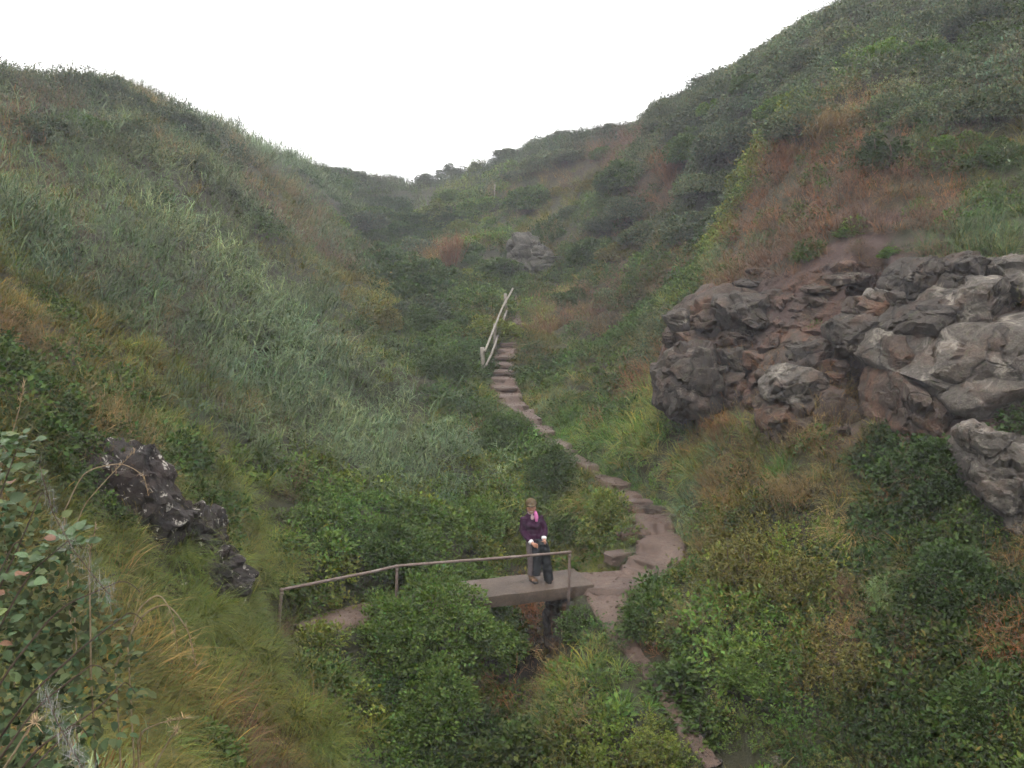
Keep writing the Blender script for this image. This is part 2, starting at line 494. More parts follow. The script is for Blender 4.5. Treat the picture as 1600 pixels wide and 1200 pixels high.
def rock_shape(V, size, seed, cell=0.55, crack=0.10, fac=0.30, nz=0.05):
    """break a smooth closed shape into joint blocks with ledges, cracks and grit"""
    ctr = V.mean(0)
    d = V - ctr
    d /= np.linalg.norm(d, axis=1, keepdims=True) + 1e-9
    s = np.array([1.0, 1.0, 1.5]) / cell                      # blocks are wider than high
    warp = np.stack([fbm(V * 1.3 / size, 3, seed + 40), fbm(V * 1.3 / size + 9, 3, seed + 41), fbm(V * 1.3 / size + 19, 3, seed + 42)], 1)
    f1, f2, cid, cc = worley((V + 0.18 * size * warp) * s + seed * 3.7, seed)
    tilt = ((cid - 0.5) * ((V + 0.18 * size * warp) * s + seed * 3.7 - cc)).sum(1)
    disp = fac * cell * ((cid[:, 0] - 0.5) * 0.9 + tilt * 1.3)
    disp -= crack * cell * (1 - smooth(0.0, 0.16, f2 - f1))
    f1b, f2b, cidb, ccb = worley(V * s * 2.6 + seed * 1.9, seed + 60)
    disp += 0.28 * fac * cell * ((cidb[:, 0] - 0.5) + ((cidb - 0.5) * (V * s * 2.6 + seed * 1.9 - ccb)).sum(1))
    disp += nz * size * fbm(V * 3.0 / size, 5, seed + 20, 0.6)
    return V + d * disp[:, None]

def rock(name, outline, Y, thick, mat, parent=None, seed=1, sub=5, zoom=None, cell=0.6, p=3.4, chop=0, **kw):
    """outline: photo pixels of a block's face at forward distance Y; it has its own depth"""
    if zoom:
        ox, oy, k = zoom
        outline = [(ox + a * k, oy + b * k) for a, b in outline]
    W = np.array([pt(a, b, Y) for a, b in outline])
    c = W.mean(0)
    c = (W.max(0) + W.min(0)) / 2 * 0.5 + c * 0.5
    rel = W - c
    th = np.arctan2(rel[:, 2], rel[:, 0]); rr = np.hypot(rel[:, 0], rel[:, 2])
    o = np.argsort(th); th, rr = th[o], rr[o]
    th = np.r_[th[-1] - 2 * np.pi, th, th[0] + 2 * np.pi]; rr = np.r_[rr[-1], rr, rr[0]]
    D, F = ico(sub)
    ang = np.arctan2(D[:, 2], D[:, 0])
    # straight polygon edges: interpolate 1/r on a fine ring
    px_, pz_ = rr * np.cos(th), rr * np.sin(th)
    tt = np.linspace(0, 1, 40)
    X = (px_[:-1, None] + (px_[1:] - px_[:-1])[:, None] * tt).ravel(); Z = (pz_[:-1, None] + (pz_[1:] - pz_[:-1])[:, None] * tt).ravel()
    ta = np.unwrap(np.arctan2(Z, X)); ta += th[0] - ta[0]; ra = np.hypot(X, Z)
    so = np.argsort(ta)
    r = np.interp(ang, ta[so], ra[so], period=None)
    l = np.hypot(D[:, 0], D[:, 2]); dy = np.abs(D[:, 1])
    k = (l ** p + dy ** p) ** (-1 / p)
    Pn = np.stack([k * l * r * np.cos(ang), k * D[:, 1] * thick, k * l * r * np.sin(ang)], 1)
    if chop:                                                # split along joint planes: flat faces, hard edges
        gq = np.random.default_rng(seed * 13 + 1)
        Pn = Pn * 1.07
        for _ in range(chop):
            nv = gq.normal(0, 1, 3) * np.array([1.0, 0.9, 0.8]); nv[1] = -abs(nv[1]); nv /= np.linalg.norm(nv)
            s_ = Pn @ nv
            Pn = Pn - np.maximum(0, s_ - s_.max() * gq.uniform(0.70, 0.93))[:, None] * nv * 0.97
    size = float(np.median(rr))
    base = c + np.array([0, 0.35 * thick, 0])
    Wd = rock_shape(Pn + base, size, seed, cell=min(cell, size * 0.9), **kw)
    me = bpy.data.meshes.new(name)
    fast_mesh(me, Wd - base, F)
    me.set_sharp_from_angle(angle=math.radians(38))
    me.materials.append(mat)
    ob = bpy.data.objects.new(name, me)
    COL.objects.link(ob)
    ob.location = base
    if parent:
        ob.parent = parent; ob.location = Vector(base) - parent.location
    return ob

# ------------------------------------------------------------------ path with its steps
def resample(L, ds):
    seg = np.linalg.norm(np.diff(L[:, :2], axis=0), axis=1)
    s = np.r_[0, np.cumsum(seg)]
    q = np.arange(0, s[-1], ds)
    out = np.stack([np.interp(q, s, L[:, k]) for k in range(L.shape[1])], 1)
    k = np.ones(9) / 9
    for c in range(out.shape[1]):
        e = np.r_[np.full(4, out[0, c]), out[:, c], np.full(4, out[-1, c])]
        out[:, c] = np.convolve(e, k, 'valid')
    return out, q, s

STEPS = []
def path_mesh(name, L, step_from=None, step_to=None, h=0.17, seed=0, collect=False, rise=0.0):
    S, q, s = resample(L, 0.05)
    t = np.gradient(S[:, :2], axis=0); t /= np.linalg.norm(t, axis=1, keepdims=True) + 1e-9
    nrm = np.stack([-t[:, 1], t[:, 0]], 1)
    m = 25
    u = np.linspace(-1, 1, m)
    wl_ = S[:, 3] * (1.0 + 0.35 * fbm(np.c_[q * 1.4, q * 0, q * 0 + seed], 3, 5))
    wr_ = S[:, 3] * (1.0 + 0.35 * fbm(np.c_[q * 1.4, q * 0 + 7, q * 0 + seed], 3, 6))
    w = np.where(u[None] < 0, wl_[:, None], wr_[:, None]) * u[None]
    XY = S[:, None, :2] + nrm[:, None] * w[..., None]
    z0 = np.repeat(S[:, 2:3], m, 1)
    P3 = np.c_[XY.reshape(-1, 2), np.zeros(XY.shape[0] * m)]
    wob = fbm(P3 * 1.7, 3, 31 + seed).reshape(z0.shape)
    z = z0 + 0.09 * fbm(P3 * 1.3, 4, 21 + seed).reshape(z0.shape) + 0.035 * fbm(P3 * 5.0, 4, 22 + seed, 0.65).reshape(z0.shape)
    if step_from is not None:
        a, b = s[step_from], s[step_to]
        k = smooth(a, a + 0.4, q) * (1 - smooth(b - 0.4, b, q))
        tq = (z0 + 0.11 * wob) / h
        fr = tq - np.floor(tq)
        zs = h * (np.floor(tq) + smooth(0.72, 1.0, fr)) + 0.38 * h
        z = z * (1 - k[:, None]) + (zs + 0.03 * fbm(P3 * 3, 3, 23).reshape(z0.shape)) * k[:, None]
        if collect:
            mid = np.floor(S[:, 2] / h)
            for i in np.where(np.diff(mid) > 0)[0]:
                if k[i] > 0.5: STEPS.append((S[i, 0], S[i, 1], (mid[i] + 1) * h + 0.38 * h, S[i, 3], math.atan2(t[i, 1], t[i, 0])))
    z = z + rise - 0.16 * smooth(0.82, 1.0, np.abs(u))[None]
    return grid_mesh(name, np.concatenate([XY, z[..., None]], -1), M['path'])

p_left = path_mesh('path', PATH[:5], seed=1)
tag(p_left, 'short trodden earth path leading off the left end of the bridge', kind='structure')
p_right = path_mesh('path', PATH[6:], 2, 17, seed=2, collect=True)
tag(p_right, 'trodden pinkish earth path climbing from the bridge up worn steps', kind='structure')
p_spur = path_mesh('path', SPUR, seed=3)
tag(p_spur, 'narrow earth path dropping from the bridge towards the bottom of the picture', kind='structure')

def slab_mesh(name, sx, sy, sz, seed, mat, jitter=0.03, sub=3):
    D, F = ico(sub)
    p = 5.0
    p = 9.0
    k = (np.abs(D) ** p).sum(1) ** (-1 / p)
    V = D * k[:, None] * np.array([sx, sy, sz])
    n = fbm(V * 2.5 / max(sx, sy) + seed * 5, 4, seed)
    V = V * (1 + 0.22 * n[:, None]) + jitter * np.stack([fbm(V * 5 + 3, 3, seed + 1), fbm(V * 5 + 7, 3, seed + 2), fbm(V * 5, 3, seed + 3)], 1)
    me = bpy.data.meshes.new(name)
    fast_mesh(me, V, F); me.set_sharp_from_angle(angle=math.radians(42)); me.materials.append(mat)
    return me
for i, (x, y, z, w, a) in enumerate(STEPS):
    o = bpy.data.objects.new('step', slab_mesh('step', 0.15 + 0.04 * (i % 3), w * random.uniform(0.72, 1.0), 0.06, 70 + i, M['step_stone']))
    COL.objects.link(o); o.parent = p_right
    o.location = (x + random.uniform(-.03, .03), y + 0.06, z - 0.075); o.rotation_euler = (random.uniform(-.04, .04), 0, a + random.uniform(-.12, .12))
# stones bedded in the path
for i, (px, py, sx, sy, sz) in enumerate([(1008,806,.42,.26,.15),(1040,812,.36,.24,.13),(1020,832,.2,.14,.10),(990,838,.34,.16,.08),(975,874,.42,.18,.12),(1045,872,.22,.14,.06),(1000,880,.2,.14,.06),(960,888,.3,.12,.06),(1060,865,.16,.12,.06),(990,790,.2,.14,.08),(820,648,.2,.16,.07),(850,672,.22,.15,.07),(1030,882,.12,.1,.05),(880,712,.3,.26,.09),(866,698,.26,.2,.08),(1028,850,.16,.1,.06),(1055,850,.12,.1,.07)]):
    c = hit(px, py)
    o = bpy.data.objects.new('stone', slab_mesh('stone', sx, sy, sz, 120 + i, M['step_stone'] if i % 3 else M['rock_brown']))
    COL.objects.link(o); o.parent = p_right
    o.location = (c[0], c[1], c[2] + 0.02 + sz * 0.2); o.rotation_euler = (random.uniform(-.1, .1), random.uniform(-.1, .1), random.uniform(-.6, .6))

# ------------------------------------------------------------------ tubes
def tube(pts, rad, seg=10):
    """swept tube with end caps; rad scalar or list"""
    pts = np.asarray(pts, float); n = len(pts)
    rad = np.full(n, rad) if np.isscalar(rad) else np.asarray(rad, float)
    t = np.gradient(pts, axis=0); t /= np.linalg.norm(t, axis=1, keepdims=True) + 1e-12
    ref = np.array([0, 0, 1.0]) if abs(t[0, 2]) < 0.9 else np.array([1.0, 0, 0])
    V = []; u = np.cross(t[0], ref); u /= np.linalg.norm(u)
    for i in range(n):
        u = u - t[i] * (u @ t[i]); u /= np.linalg.norm(u) + 1e-12
        v = np.cross(t[i], u)
        a = np.linspace(0, 2 * np.pi, seg, endpoint=False)
        V.append(pts[i] + rad[i] * (np.cos(a)[:, None] * u + np.sin(a)[:, None] * v))
    V = np.concatenate(V); F = []
    for i in range(n - 1):
        for k in range(seg):
            a, b = i * seg + k, i * seg + (k + 1) % seg
            F.append((a, b, b + seg, a + seg))
    F.append(tuple(range(seg - 1, -1, -1))); F.append(tuple((n - 1) * seg + k for k in range(seg)))
    return V, F
def tube_obj(name, pts, rad, mat, parent, seg=10):
    off = np.array(parent.location) if parent else 0
    V, F = tube(np.asarray(pts, float) - off, rad, seg)
    return mesh_obj(name, V, F, mat, parent)
def line(a, b, n, wob=0.0, seed=0):
    t = np.linspace(0, 1, n)[:, None]
    P = np.array(a) * (1 - t) + np.array(b) * t
    if wob: P = P + wob * np.stack([fbm(np.c_[t * 3, t * 0 + seed, t * 0], 2, 1), fbm(np.c_[t * 3, t * 0 + seed, t * 0], 2, 2), fbm(np.c_[t * 3, t * 0 + seed, t * 0], 2, 3)], 1)
    return P

# ------------------------------------------------------------------ footbridge
A, B = PATH[4, :2], PATH[6, :2]
mid = (A + B) / 2
bdir = (B - A) / np.linalg.norm(B - A); bang = math.atan2(bdir[1], bdir[0])
bridge = empty('footbridge', (mid[0], mid[1], 0.0), bang)
tag(bridge, 'short concrete slab footbridge over the stream gully, woman standing on it', 'footbridge')
def box_sub(name, lx, ly, lz, mat, parent, loc, bev=0.02, rough=0.006, seed=0, cuts=24):
    bm = bmesh.new()
    bmesh.ops.create_cube(bm, size=1.0)
    for v in bm.verts: v.co = Vector((v.co.x * lx, v.co.y * ly, v.co.z * lz))
    bmesh.ops.bevel(bm, geom=bm.edges[:], offset=bev, segments=2, affect='EDGES', profile=0.6)
    bmesh.ops.subdivide_edges(bm, edges=[e for e in bm.edges if e.calc_length() > 0.25], cuts=cuts, use_grid_fill=True)
    V = np.array([v.co[:] for v in bm.verts])
    n = np.stack([fbm(V * 4 + seed, 4, seed + 1), fbm(V * 4 + 9 + seed, 4, seed + 2), fbm(V * 4 + 19 + seed, 4, seed + 3)], 1)
    for v, d in zip(bm.verts, n): v.co += Vector(d * rough)
    me = bpy.data.meshes.new(name); bm.to_mesh(me); bm.free()
    me.materials.append(mat)
    me.polygons.foreach_set('use_smooth', [True] * len(me.polygons)); me.set_sharp_from_angle(angle=math.radians(40))
    o = bpy.data.objects.new(name, me); COL.objects.link(o); o.parent = parent; o.location = loc
    return o
half = np.linalg.norm(B - A) / 2
box_sub('deck_slab', half * 2 + 0.55, 0.92, 0.21, M['concrete'], bridge, (0.0, 0, -0.065), 0.018, 0.022, 4)
k = 0
for sgn in (-1, 1):
    for row in range(3):
        for c in range(3):
            k += 1
            sx, sy, sz = 0.30 + 0.05 * ((k * 7) % 3), 0.19, 0.19
            o = bpy.data.objects.new('abutment_stone', slab_mesh('abutment_stone', sx, sy, sz, 200 + k, M['rock_brown'], sub=3))
            COL.objects.link(o); o.parent = bridge
            o.location = (sgn * (half - 0.02 + 0.05 * ((k * 5) % 3)), -0.30 + c * 0.32, -0.44 - row * 0.36); o.rotation_euler = (0, 0, 0.2 * math.sin(k))

# handrail
RZ = 0.725
def railpt(px, py): # level pipe: known height -> distance
    u, v = (px - 800.0) / FPX, (600.0 - py) / FPX
    d = np.array([u, math.cos(PITCH) + v * math.sin(PITCH), -math.sin(PITCH) + v * math.cos(PITCH)])
    return np.array([0, 0, ZC]) + d * ((RZ - ZC) / d[2])
rl, rm, rr_ = railpt(440, 922), railpt(620, 885), railpt(890, 863)
hand = empty('handrail', (rm[0], rm[1], 0))
tag(hand, 'low rusty pipe handrail on three posts along the front of the footbridge', 'handrail')
tube_obj('rail', line(rl, rm, 14, 0.01, 1), 0.024, M['rust_pipe'], hand)
tube_obj('rail', line(rm, rr_, 18, 0.012, 5), 0.024, M['rust_pipe'], hand)
for q, base in ((rl, np.array([rl[0] - 0.07, rl[1] - 0.06, 0.0])), (rm, np.array([rm[0] - 0.02, rm[1], -0.25])), (rr_, np.array([rr_[0] - 0.01, rr_[1] - 0.02, -0.2]))):
    tube_obj('post', line(base, q - np.array([0, 0, 0.01]), 6), 0.025, M['rust_pipe'], hand)
    D, F = ico(2)
    mesh_obj('elbow_joint', D * np.array([.037, .037, .034]) + q - np.array(hand.location), F, M['rust_pipe'], hand)
    tube_obj('collar', line(q - np.array([0, 0, .075]), q - np.array([0, 0, .03]), 3), 0.031, M['rust_pipe'], hand)

# wooden fence beside the steps
fa, fb, fc = np.array(pt(754, 546, 27.8)), np.array(pt(773, 508, 30.2)), np.array(pt(789.5, 461, 33.2))
fence = empty('wooden_fence', tuple(np.array(pt(754, 590, 27.8))))
tag(fence, 'weathered grey wooden handrail fence climbing beside the earth steps', 'fence')
for q, r in ((fa, .065), (fb, .05), (fc, .06)):
    tube_obj('post', line(q - np.array([0, 0, 1.25]), q + np.array([0, 0, .05]), 8, .03, q[1]), r, M['old_wood'], fence, 8)
top_end = np.array(pt(797.5, 450, 34.0))
off = np.array([.05, -.07, 0])
tube_obj('rail', line(fa + off + [0, 0, -.03], top_end + off, 16, .05, 2), .036, M['old_wood'], fence, 8)
tube_obj('rail', line(np.array(pt(757, 572, 27.8)) + off, np.array(pt(791, 482, 33.4)) + off, 16, .05, 4), .036, M['old_wood'], fence, 8)
tube_obj('rail', line(np.array(pt(759, 580, 28.0)) + off, np.array(pt(775, 550, 30.2)) + off, 10, .04, 6), .034, M['old_wood'], fence, 8)

# ------------------------------------------------------------------ rocks
ZM = (1000, 370, 0.375)
def outcrop(name, label, rows, mats, seed0, cat='rock'):
    zc = np.mean([pt(ZM[0] + a * ZM[2], ZM[1] + b * ZM[2], r[1]) for r in rows for a, b in r[0]], axis=0)
    e = empty(name, tuple(zc))
    tag(e, label, cat)
    for i, (ol, Y, th, mk) in enumerate(rows):
        ca, cb = sum(a for a, b in ol) / len(ol), sum(b for a, b in ol) / len(ol)
        kx = 1.06 if max(a for a, b in ol) > 1650 else 1.11                     # blocks bite into each other: one cliff
        ol = [(ca + (a - ca) * (kx if a > 1000 or ca < 960 else 1.0), cb + (b - cb) * kx) for a, b in ol]
        big = max(a for a, b in ol) - min(a for a, b in ol)
        rock('rock', ol, Y + 0.2, th * 1.15, M[mk], e, seed0 + i, 5 if big > 150 else 4, ZM, cell=2.4 if big > 350 else 0.8, p=6.0, fac=0.09 if big > 350 else 0.30, crack=0.06, nz=0.02, chop=12)
    return e
outcrop('rock_outcrop', 'largest pale grey lichened crag at the right edge, split by a dark fissure', [
 ([(1075,465),(1110,430),(1300,395),(1500,365),(1620,350),(1720,420),(1720,880),(1600,860),(1480,790),(1420,770),(1330,740),(1250,640),(1140,590),(1090,590),(1068,540)], 14.9, 1.3, 'rock_pale'),
 ([(1270,610),(1400,545),(1600,540),(1720,640),(1720,890),(1600,850),(1480,790),(1420,772),(1310,725)], 14.3, 0.75, 'rock_pale'),
 ([(1065,395),(1150,310),(1290,265),(1335,330),(1335,395),(1200,418),(1100,412)], 15.5, 0.8, 'rock_grey'),
 ([(1288,262),(1360,215),(1480,145),(1535,230),(1550,340),(1480,375),(1350,405),(1310,340)], 15.2, 0.9, 'rock_pale'),
 ([(1328,112),(1400,78),(1450,88),(1485,150),(1450,195),(1370,212),(1335,170)], 15.8, 0.7, 'rock_grey'),
 ([(1098,200),(1130,140),(1190,100),(1250,105),(1265,160),(1245,240),(1160,265),(1105,245)], 16.5, 0.8, 'rock_grey'),
 ([(1500,130),(1560,95),(1720,85),(1720,345),(1600,325),(1540,230)], 15.4, 0.9, 'rock_pale'),
 ([(1275,185),(1330,158),(1370,190),(1355,245),(1290,235)], 15.7, 0.5, 'rock_grey'),
 ([(1045,650),(1060,615),(1100,585),(1180,605),(1210,680),(1265,760),(1275,850),(1210,920),(1180,990),(1070,1000),(1050,880),(1040,780)], 15.0, 0.9, 'rock_brown'),
 ([(1045,480),(1060,440),(1100,425),(1120,520),(1100,590),(1060,610),(1040,540)], 15.4, 0.7, 'rock_brown'),
 ([(1200,640),(1320,700),(1420,780),(1400,900),(1330,980),(1240,960),(1230,800)], 15.6, 0.7, 'rock_brown'),
], None, 300)
outcrop('boulder', 'pale grey boulder low at the right edge beneath the big crag', [
 ([(1440,900),(1500,845),(1600,890),(1720,930),(1720,1230),(1580,1230),(1490,1150),(1445,1010)], 12.6, 0.8, 'rock_pale'),
 ([(1383,860),(1400,808),(1480,795),(1515,840),(1505,905),(1420,900)], 12.8, 0.45, 'rock_pale'),
], None, 330, 'boulder')
outcrop('rock_outcrop', 'middle rock group left of the dark fissure with a pale lichen-topped block', [
 ([(560,520),(640,450),(760,400),(840,450),(850,640),(900,780),(910,900),(800,880),(640,860),(560,780),(530,660)], 17.6, 0.7, 'rock_brown'),
 ([(548,625),(580,580),(640,548),(720,565),(775,600),(765,645),(680,685),(600,695),(553,672)], 16.7, 0.55, 'rock_pale'),
 ([(543,695),(600,680),(680,690),(760,640),(835,665),(845,740),(790,810),(700,840),(600,850),(543,800)], 16.6, 0.6, 'rock_brown'),
 ([(820,690),(865,660),(890,700),(905,800),(910,890),(860,915),(800,860),(818,760)], 16.5, 0.6, 'rock_brown'),
 ([(660,470),(740,438),(800,438),(815,490),(785,560),(700,560),(658,520)], 17.4, 0.5, 'rock_grey'),
 ([(815,450),(860,440),(880,480),(870,520),(820,510)], 17.1, 0.4, 'rock_brown'),
 ([(800,520),(865,515),(872,560),(820,570)], 16.9, 0.4, 'rock_brown'),
 ([(790,575),(860,565),(865,610),(800,615)], 16.8, 0.4, 'rock_brown'),
 ([(828,385),(900,338),(970,338),(1012,370),(1002,425),(940,462),(870,472),(833,430)], 16.6, 0.6, 'rock_grey'),
 ([(890,312),(920,262),(1035,268),(1052,300),(1000,332),(920,332)], 16.9, 0.5, 'rock_brown'),
 ([(958,250),(990,222),(1042,233),(1052,266),(1000,277)], 16.8, 0.35, 'rock_pale'),
], None, 350)
outcrop('rock_outcrop', 'brown rock group furthest left on the right-hand slope, in stacked blocks', [
 ([(130,340),(220,300),(330,240),(520,250),(600,330),(600,440),(560,560),(470,680),(330,700),(180,700),(120,560)], 20.7, 0.8, 'rock_brown'),
 ([(100,565),(140,508),(230,478),(312,478),(345,560),(360,650),(325,720),(200,735),(108,700)], 19.0, 0.8, 'rock_grey'),
 ([(308,312),(330,258),(420,238),(500,258),(525,330),(505,400),(430,425),(338,392)], 19.9, 0.7, 'rock_grey'),
 ([(328,398),(420,410),(545,438),(480,462),(400,475),(338,472)], 19.8, 0.5, 'rock_brown'),
 ([(116,335),(180,308),(222,330),(218,392),(148,395)], 20.4, 0.45, 'rock_grey'),
 ([(128,412),(230,398),(304,420),(304,472),(200,482),(138,462)], 20.1, 0.55, 'rock_brown'),
 ([(338,482),(432,470),(455,530),(442,575),(380,585),(343,552)], 19.2, 0.5, 'rock_grey'),
 ([(528,232),(600,218),(625,250),(580,285),(538,262)], 19.9, 0.4, 'rock_grey'),
 ([(428,322),(500,308),(550,340),(522,376),(438,374)], 19.4, 0.4, 'rock_grey'),
 ([(220,320),(300,308),(312,380),(240,402),(218,372)], 20.3, 0.5, 'rock_brown'),
 ([(360,580),(430,575),(440,640),(420,690),(360,690)], 18.8, 0.4, 'rock_brown'),
 ([(455,490),(560,500),(580,550),(500,570),(450,540)], 18.7, 0.4, 'rock_brown'),
], None, 523)
for i, (lab, ol, Y, mk) in enumerate([
 ('thin pale stone ledge in the red soil above the left rock group', [(388,192),(440,178),(515,188),(505,218),(410,212)], 21.0, 'rock_grey'),
 ('small flat ledge highest in the red soil above the rocks', [(440,136),(510,126),(592,134),(545,158),(470,158)], 21.4, 'rock_grey'),
 ('long flat rock ledge in red soil left of the big crag', [(775,165),(900,146),(985,150),(905,198),(800,206)], 18.6, 'rock_grey'),
 ('thin reddish ledge just below the long flat ledge', [(690,212),(780,196),(862,205),(800,236),(700,236)], 18.7, 'rock_brown'),
 ('squat brown stone alone in the red soil, centre of the slope', [(700,252),(760,242),(785,280),(720,296)], 18.7, 'rock_brown'),
 ('small stone at the top left of the big crag', [(1050,235),(1090,225),(1105,285),(1060,300)], 16.5, 'rock_grey'),
]):
    o = rock('rock_ledge', ol, Y, 0.45, M[mk], None, 410 + i, 4, ZM, cell=0.4)
    tag(o, lab, 'rock')
# broken bedrock showing through the red soil between the blocks
EDGE = np.array([(1042,490),(1105,436),(1200,402),(1330,392),(1440,405),(1500,470),(1440,640),(1372,705),(1230,705),(1140,645),(1055,640)], float)
def poly_inside(Q, E):
    ins = np.zeros(len(Q), bool); dm = np.full(len(Q), 1e9)
    for a, b in zip(E, np.roll(E, -1, 0)):
        c = (a[1] > Q[:, 1]) != (b[1] > Q[:, 1])
        with np.errstate(divide='ignore', invalid='ignore'):
            xi = (b[0] - a[0]) * (Q[:, 1] - a[1]) / (b[1] - a[1]) + a[0]
        ins ^= c & (Q[:, 0] < xi)
        d = b - a; t = np.clip(((Q - a) @ d) / (d @ d), 0, 1); dm = np.minimum(dm, np.linalg.norm(Q - a - t[:, None] * d, axis=1))
    return np.where(ins, dm, -dm)
ua = np.arange(1030, 1512, 3.0); va = np.arange(384, 716, 3.0)
UV = np.stack(np.meshgrid(ua, va, indexing='ij'), -1).reshape(-1, 2)
Wb = np.array([hit(a, b, 12.0) for a, b in UV])
nb_ = Hn(Wb[:, 0], Wb[:, 1], 0.5)
sd = poly_inside(UV, EDGE)
s3 = np.array([1.6, 1.6, 3.6])
wv = Wb + 0.22 * np.stack([fbm(Wb * 1.1, 3, 801), fbm(Wb * 1.1 + 9, 3, 802), fbm(Wb * 1.1 + 19, 3, 803)], 1)
f1, f2, cid, cc = worley(wv * s3, 811)
g1, g2, cid2, cc2 = worley(wv * s3 * 2.7, 831)
dd = 0.20 * (cid[:, 0] - 0.25) + 0.30 * ((cid - 0.5) * (wv * s3 - cc)).sum(1) - 0.07 * (1 - smooth(0, .16, f2 - f1)) + 0.07 * (cid2[:, 0] - .5) + 0.08 * ((cid2 - 0.5) * (wv * s3 * 2.7 - cc2)).sum(1) + 0.05 * fbm(Wb * 6, 4, 850)
soilm = smooth(-0.05, 0.35, fbm(Wb * 0.8 + 5, 3, 861)) * smooth(2.6, 4.6, Wb[:, 2])      # soil runs over the upper ledges
dd = dd * (1 - 0.75 * soilm)
fade = smooth(0, 26, sd + 12 * fbm(np.c_[UV / 22.0, UV[:, :1] * 0], 3, 870))
dd = (dd + 0.05) * fade - 0.22 * (1 - fade)
dirb = nb_ * 0.6 + np.array([0, -0.8, 0.1]); dirb /= np.linalg.norm(dirb, axis=1, keepdims=True)
Vb = Wb + dirb * dd[:, None]
n_, m_ = len(ua), len(va); idx = np.arange(n_ * m_).reshape(n_, m_)
Qb = np.stack([idx[:-1, :-1], idx[:-1, 1:], idx[1:, 1:], idx[1:, :-1]], -1).reshape(-1, 4)
ry = Wb[Qb][:, :, 1]; okq = (ry.max(1) - ry.min(1) < 0.7) & (fade[Qb].max(1) > 0.02)
okq &= ~((np.abs(UV[Qb][:, 0, 0] - 1349) < 21) & (UV[Qb][:, 0, 1] > 520) & (UV[Qb][:, 0, 1] < 700))
me = bpy.data.meshes.new('rock_bank'); fast_mesh(me, Vb, Qb[okq]); me.set_sharp_from_angle(angle=math.radians(40))
at = me.attributes.new('soil', 'FLOAT', 'POINT'); at.data.foreach_set('value', soilm.astype(np.float32)[:len(me.vertices)] if len(me.vertices) == len(soilm) else np.zeros(len(me.vertices), np.float32))
M['bank'] = mat_rock('broken_reddish_rock', (0.036, 0.025, 0.02), (0.075, 0.051, 0.041), (0.12, 0.092, 0.075), lich=(0.22, 0.19, 0.15), lich_lo=0.60, lich_hi=0.74, stain=(0.15, 0.075, 0.05), stain_amt=0.7)
ntb = M['bank'].node_tree; bb_ = ntb.nodes['Principled BSDF']; srcb = bb_.inputs['Base Color'].links[0].from_socket
asb = N(ntb, 'ShaderNodeAttribute', attribute_name='soil')
ntb.links.new(mixc(ntb, asb.outputs['Fac'], srcb, ramp(ntb, noise(ntb, 6, 6, .65), [(.3, (.045, .028, .024)), (.55, (.075, .048, .04)), (.75, (.11, .08, .066))])), bb_.inputs['Base Color'])
me.materials.append(M['bank'])
bank = bpy.data.objects.new('rock_bank', me); COL.objects.link(bank)
tag(bank, 'reddish broken bedrock and soil between the rock groups on the right slope', 'rock')
# dark lichened face on the left
face = empty('rock_outcrop', pt(250, 860, 11.8))
tag(face, 'black wet rock face with white lichen spots above the left grass bank', 'rock')
for i, (ol, Y, th) in enumerate([
 ([(60,730),(140,690),(225,700),(262,770),(245,835),(180,850),(100,810)], 11.75, .5),
 ([(178,790),(255,765),(298,800),(285,862),(205,866)], 11.8, .45),
 ([(285,800),(330,790),(350,830),(346,875),(300,885),(278,850)], 12.3, .45),
 ([(296,872),(352,860),(390,900),(374,936),(312,936),(288,905)], 12.15, .45),
 ([(198,862),(292,872),(296,962),(252,975),(208,925)], 11.6, .5),
 ([(100,815),(205,850),(215,925),(150,920)], 11.2, .45)]):
    ca, cb = sum(a_ for a_, b_ in ol) / len(ol), sum(b_ for a_, b_ in ol) / len(ol)
    ol = [(ca + (a_ - ca) * 1.3 - 16, cb + (b_ - cb) * 1.15 + 12) for a_, b_ in ol]
    rock('rock', ol, Y + 0.16, th, M['rock_dark'], face, 430 + i, 5, None, cell=0.30, p=3.6, fac=0.5, crack=0.16, nz=0.09)
b = rock('boulder', [(793,388),(803,366),(830,370),(852,384),(878,402),(872,424),(850,442),(830,452),(803,434),(795,410)], 39.8, 1.0, M['rock_mossy'], None, 450, 5, cell=0.8)
tag(b, 'mossy grey boulder on the slope above the wooden fence', 'boulder')
c = hit(812, 1112)
b = rock('boulder', [(782,1112),(800,1084),(832,1088),(845,1110),(828,1134),(795,1140)], c[1] / SC, 0.3, M['rock_dark'], None, 455, 4, cell=0.3)
tag(b, 'dark stream boulder half hidden in the gully below the bridge', 'boulder')
c = hit(1214, 1196)
b = rock('stone', [(1203,1200),(1208,1186),(1222,1184),(1226,1204),(1214,1216)], c[1] / SC, 0.1, M['rock_pale'], None, 458, 4, cell=0.2)
tag(b, 'small pale stone at the bottom edge among low plants', 'stone')
c = hit(727, 352)
b = rock('stone', [(718,360),(722,344),(738,346),(744,358),(730,366)], c[1] / SC, 0.3, M['rock_mossy'], None, 460, 4, cell=0.4)
tag(b, 'dark rock on the far slope left of the mossy boulder', 'stone')
c = hit(762, 332)
b = rock('stone', [(754,336),(758,327),(768,328),(770,336),(762,339)], c[1] / SC, 0.3, M['rock_grey'], None, 462, 4, cell=0.4)
tag(b, 'little pale rock beside the path far up the valley', 'stone')
c = hit(772, 312)
mp = empty('marker_post', tuple(c)); tag(mp, 'thin pale wooden post far up the valley below the saddle', 'post')
tube_obj('shaft', line(c - [0, 0, .3], c + np.array([0.02, 0, .8]), 6, .03), [.045, .045, .043, .041, .04, .038], M['old_wood'], mp, 8)
tube_obj('cap', line(c + np.array([0.02, 0, .8]), c + np.array([0.02, 0, .84]), 3), [.045, .04, .012], M['old_wood'], mp, 8)

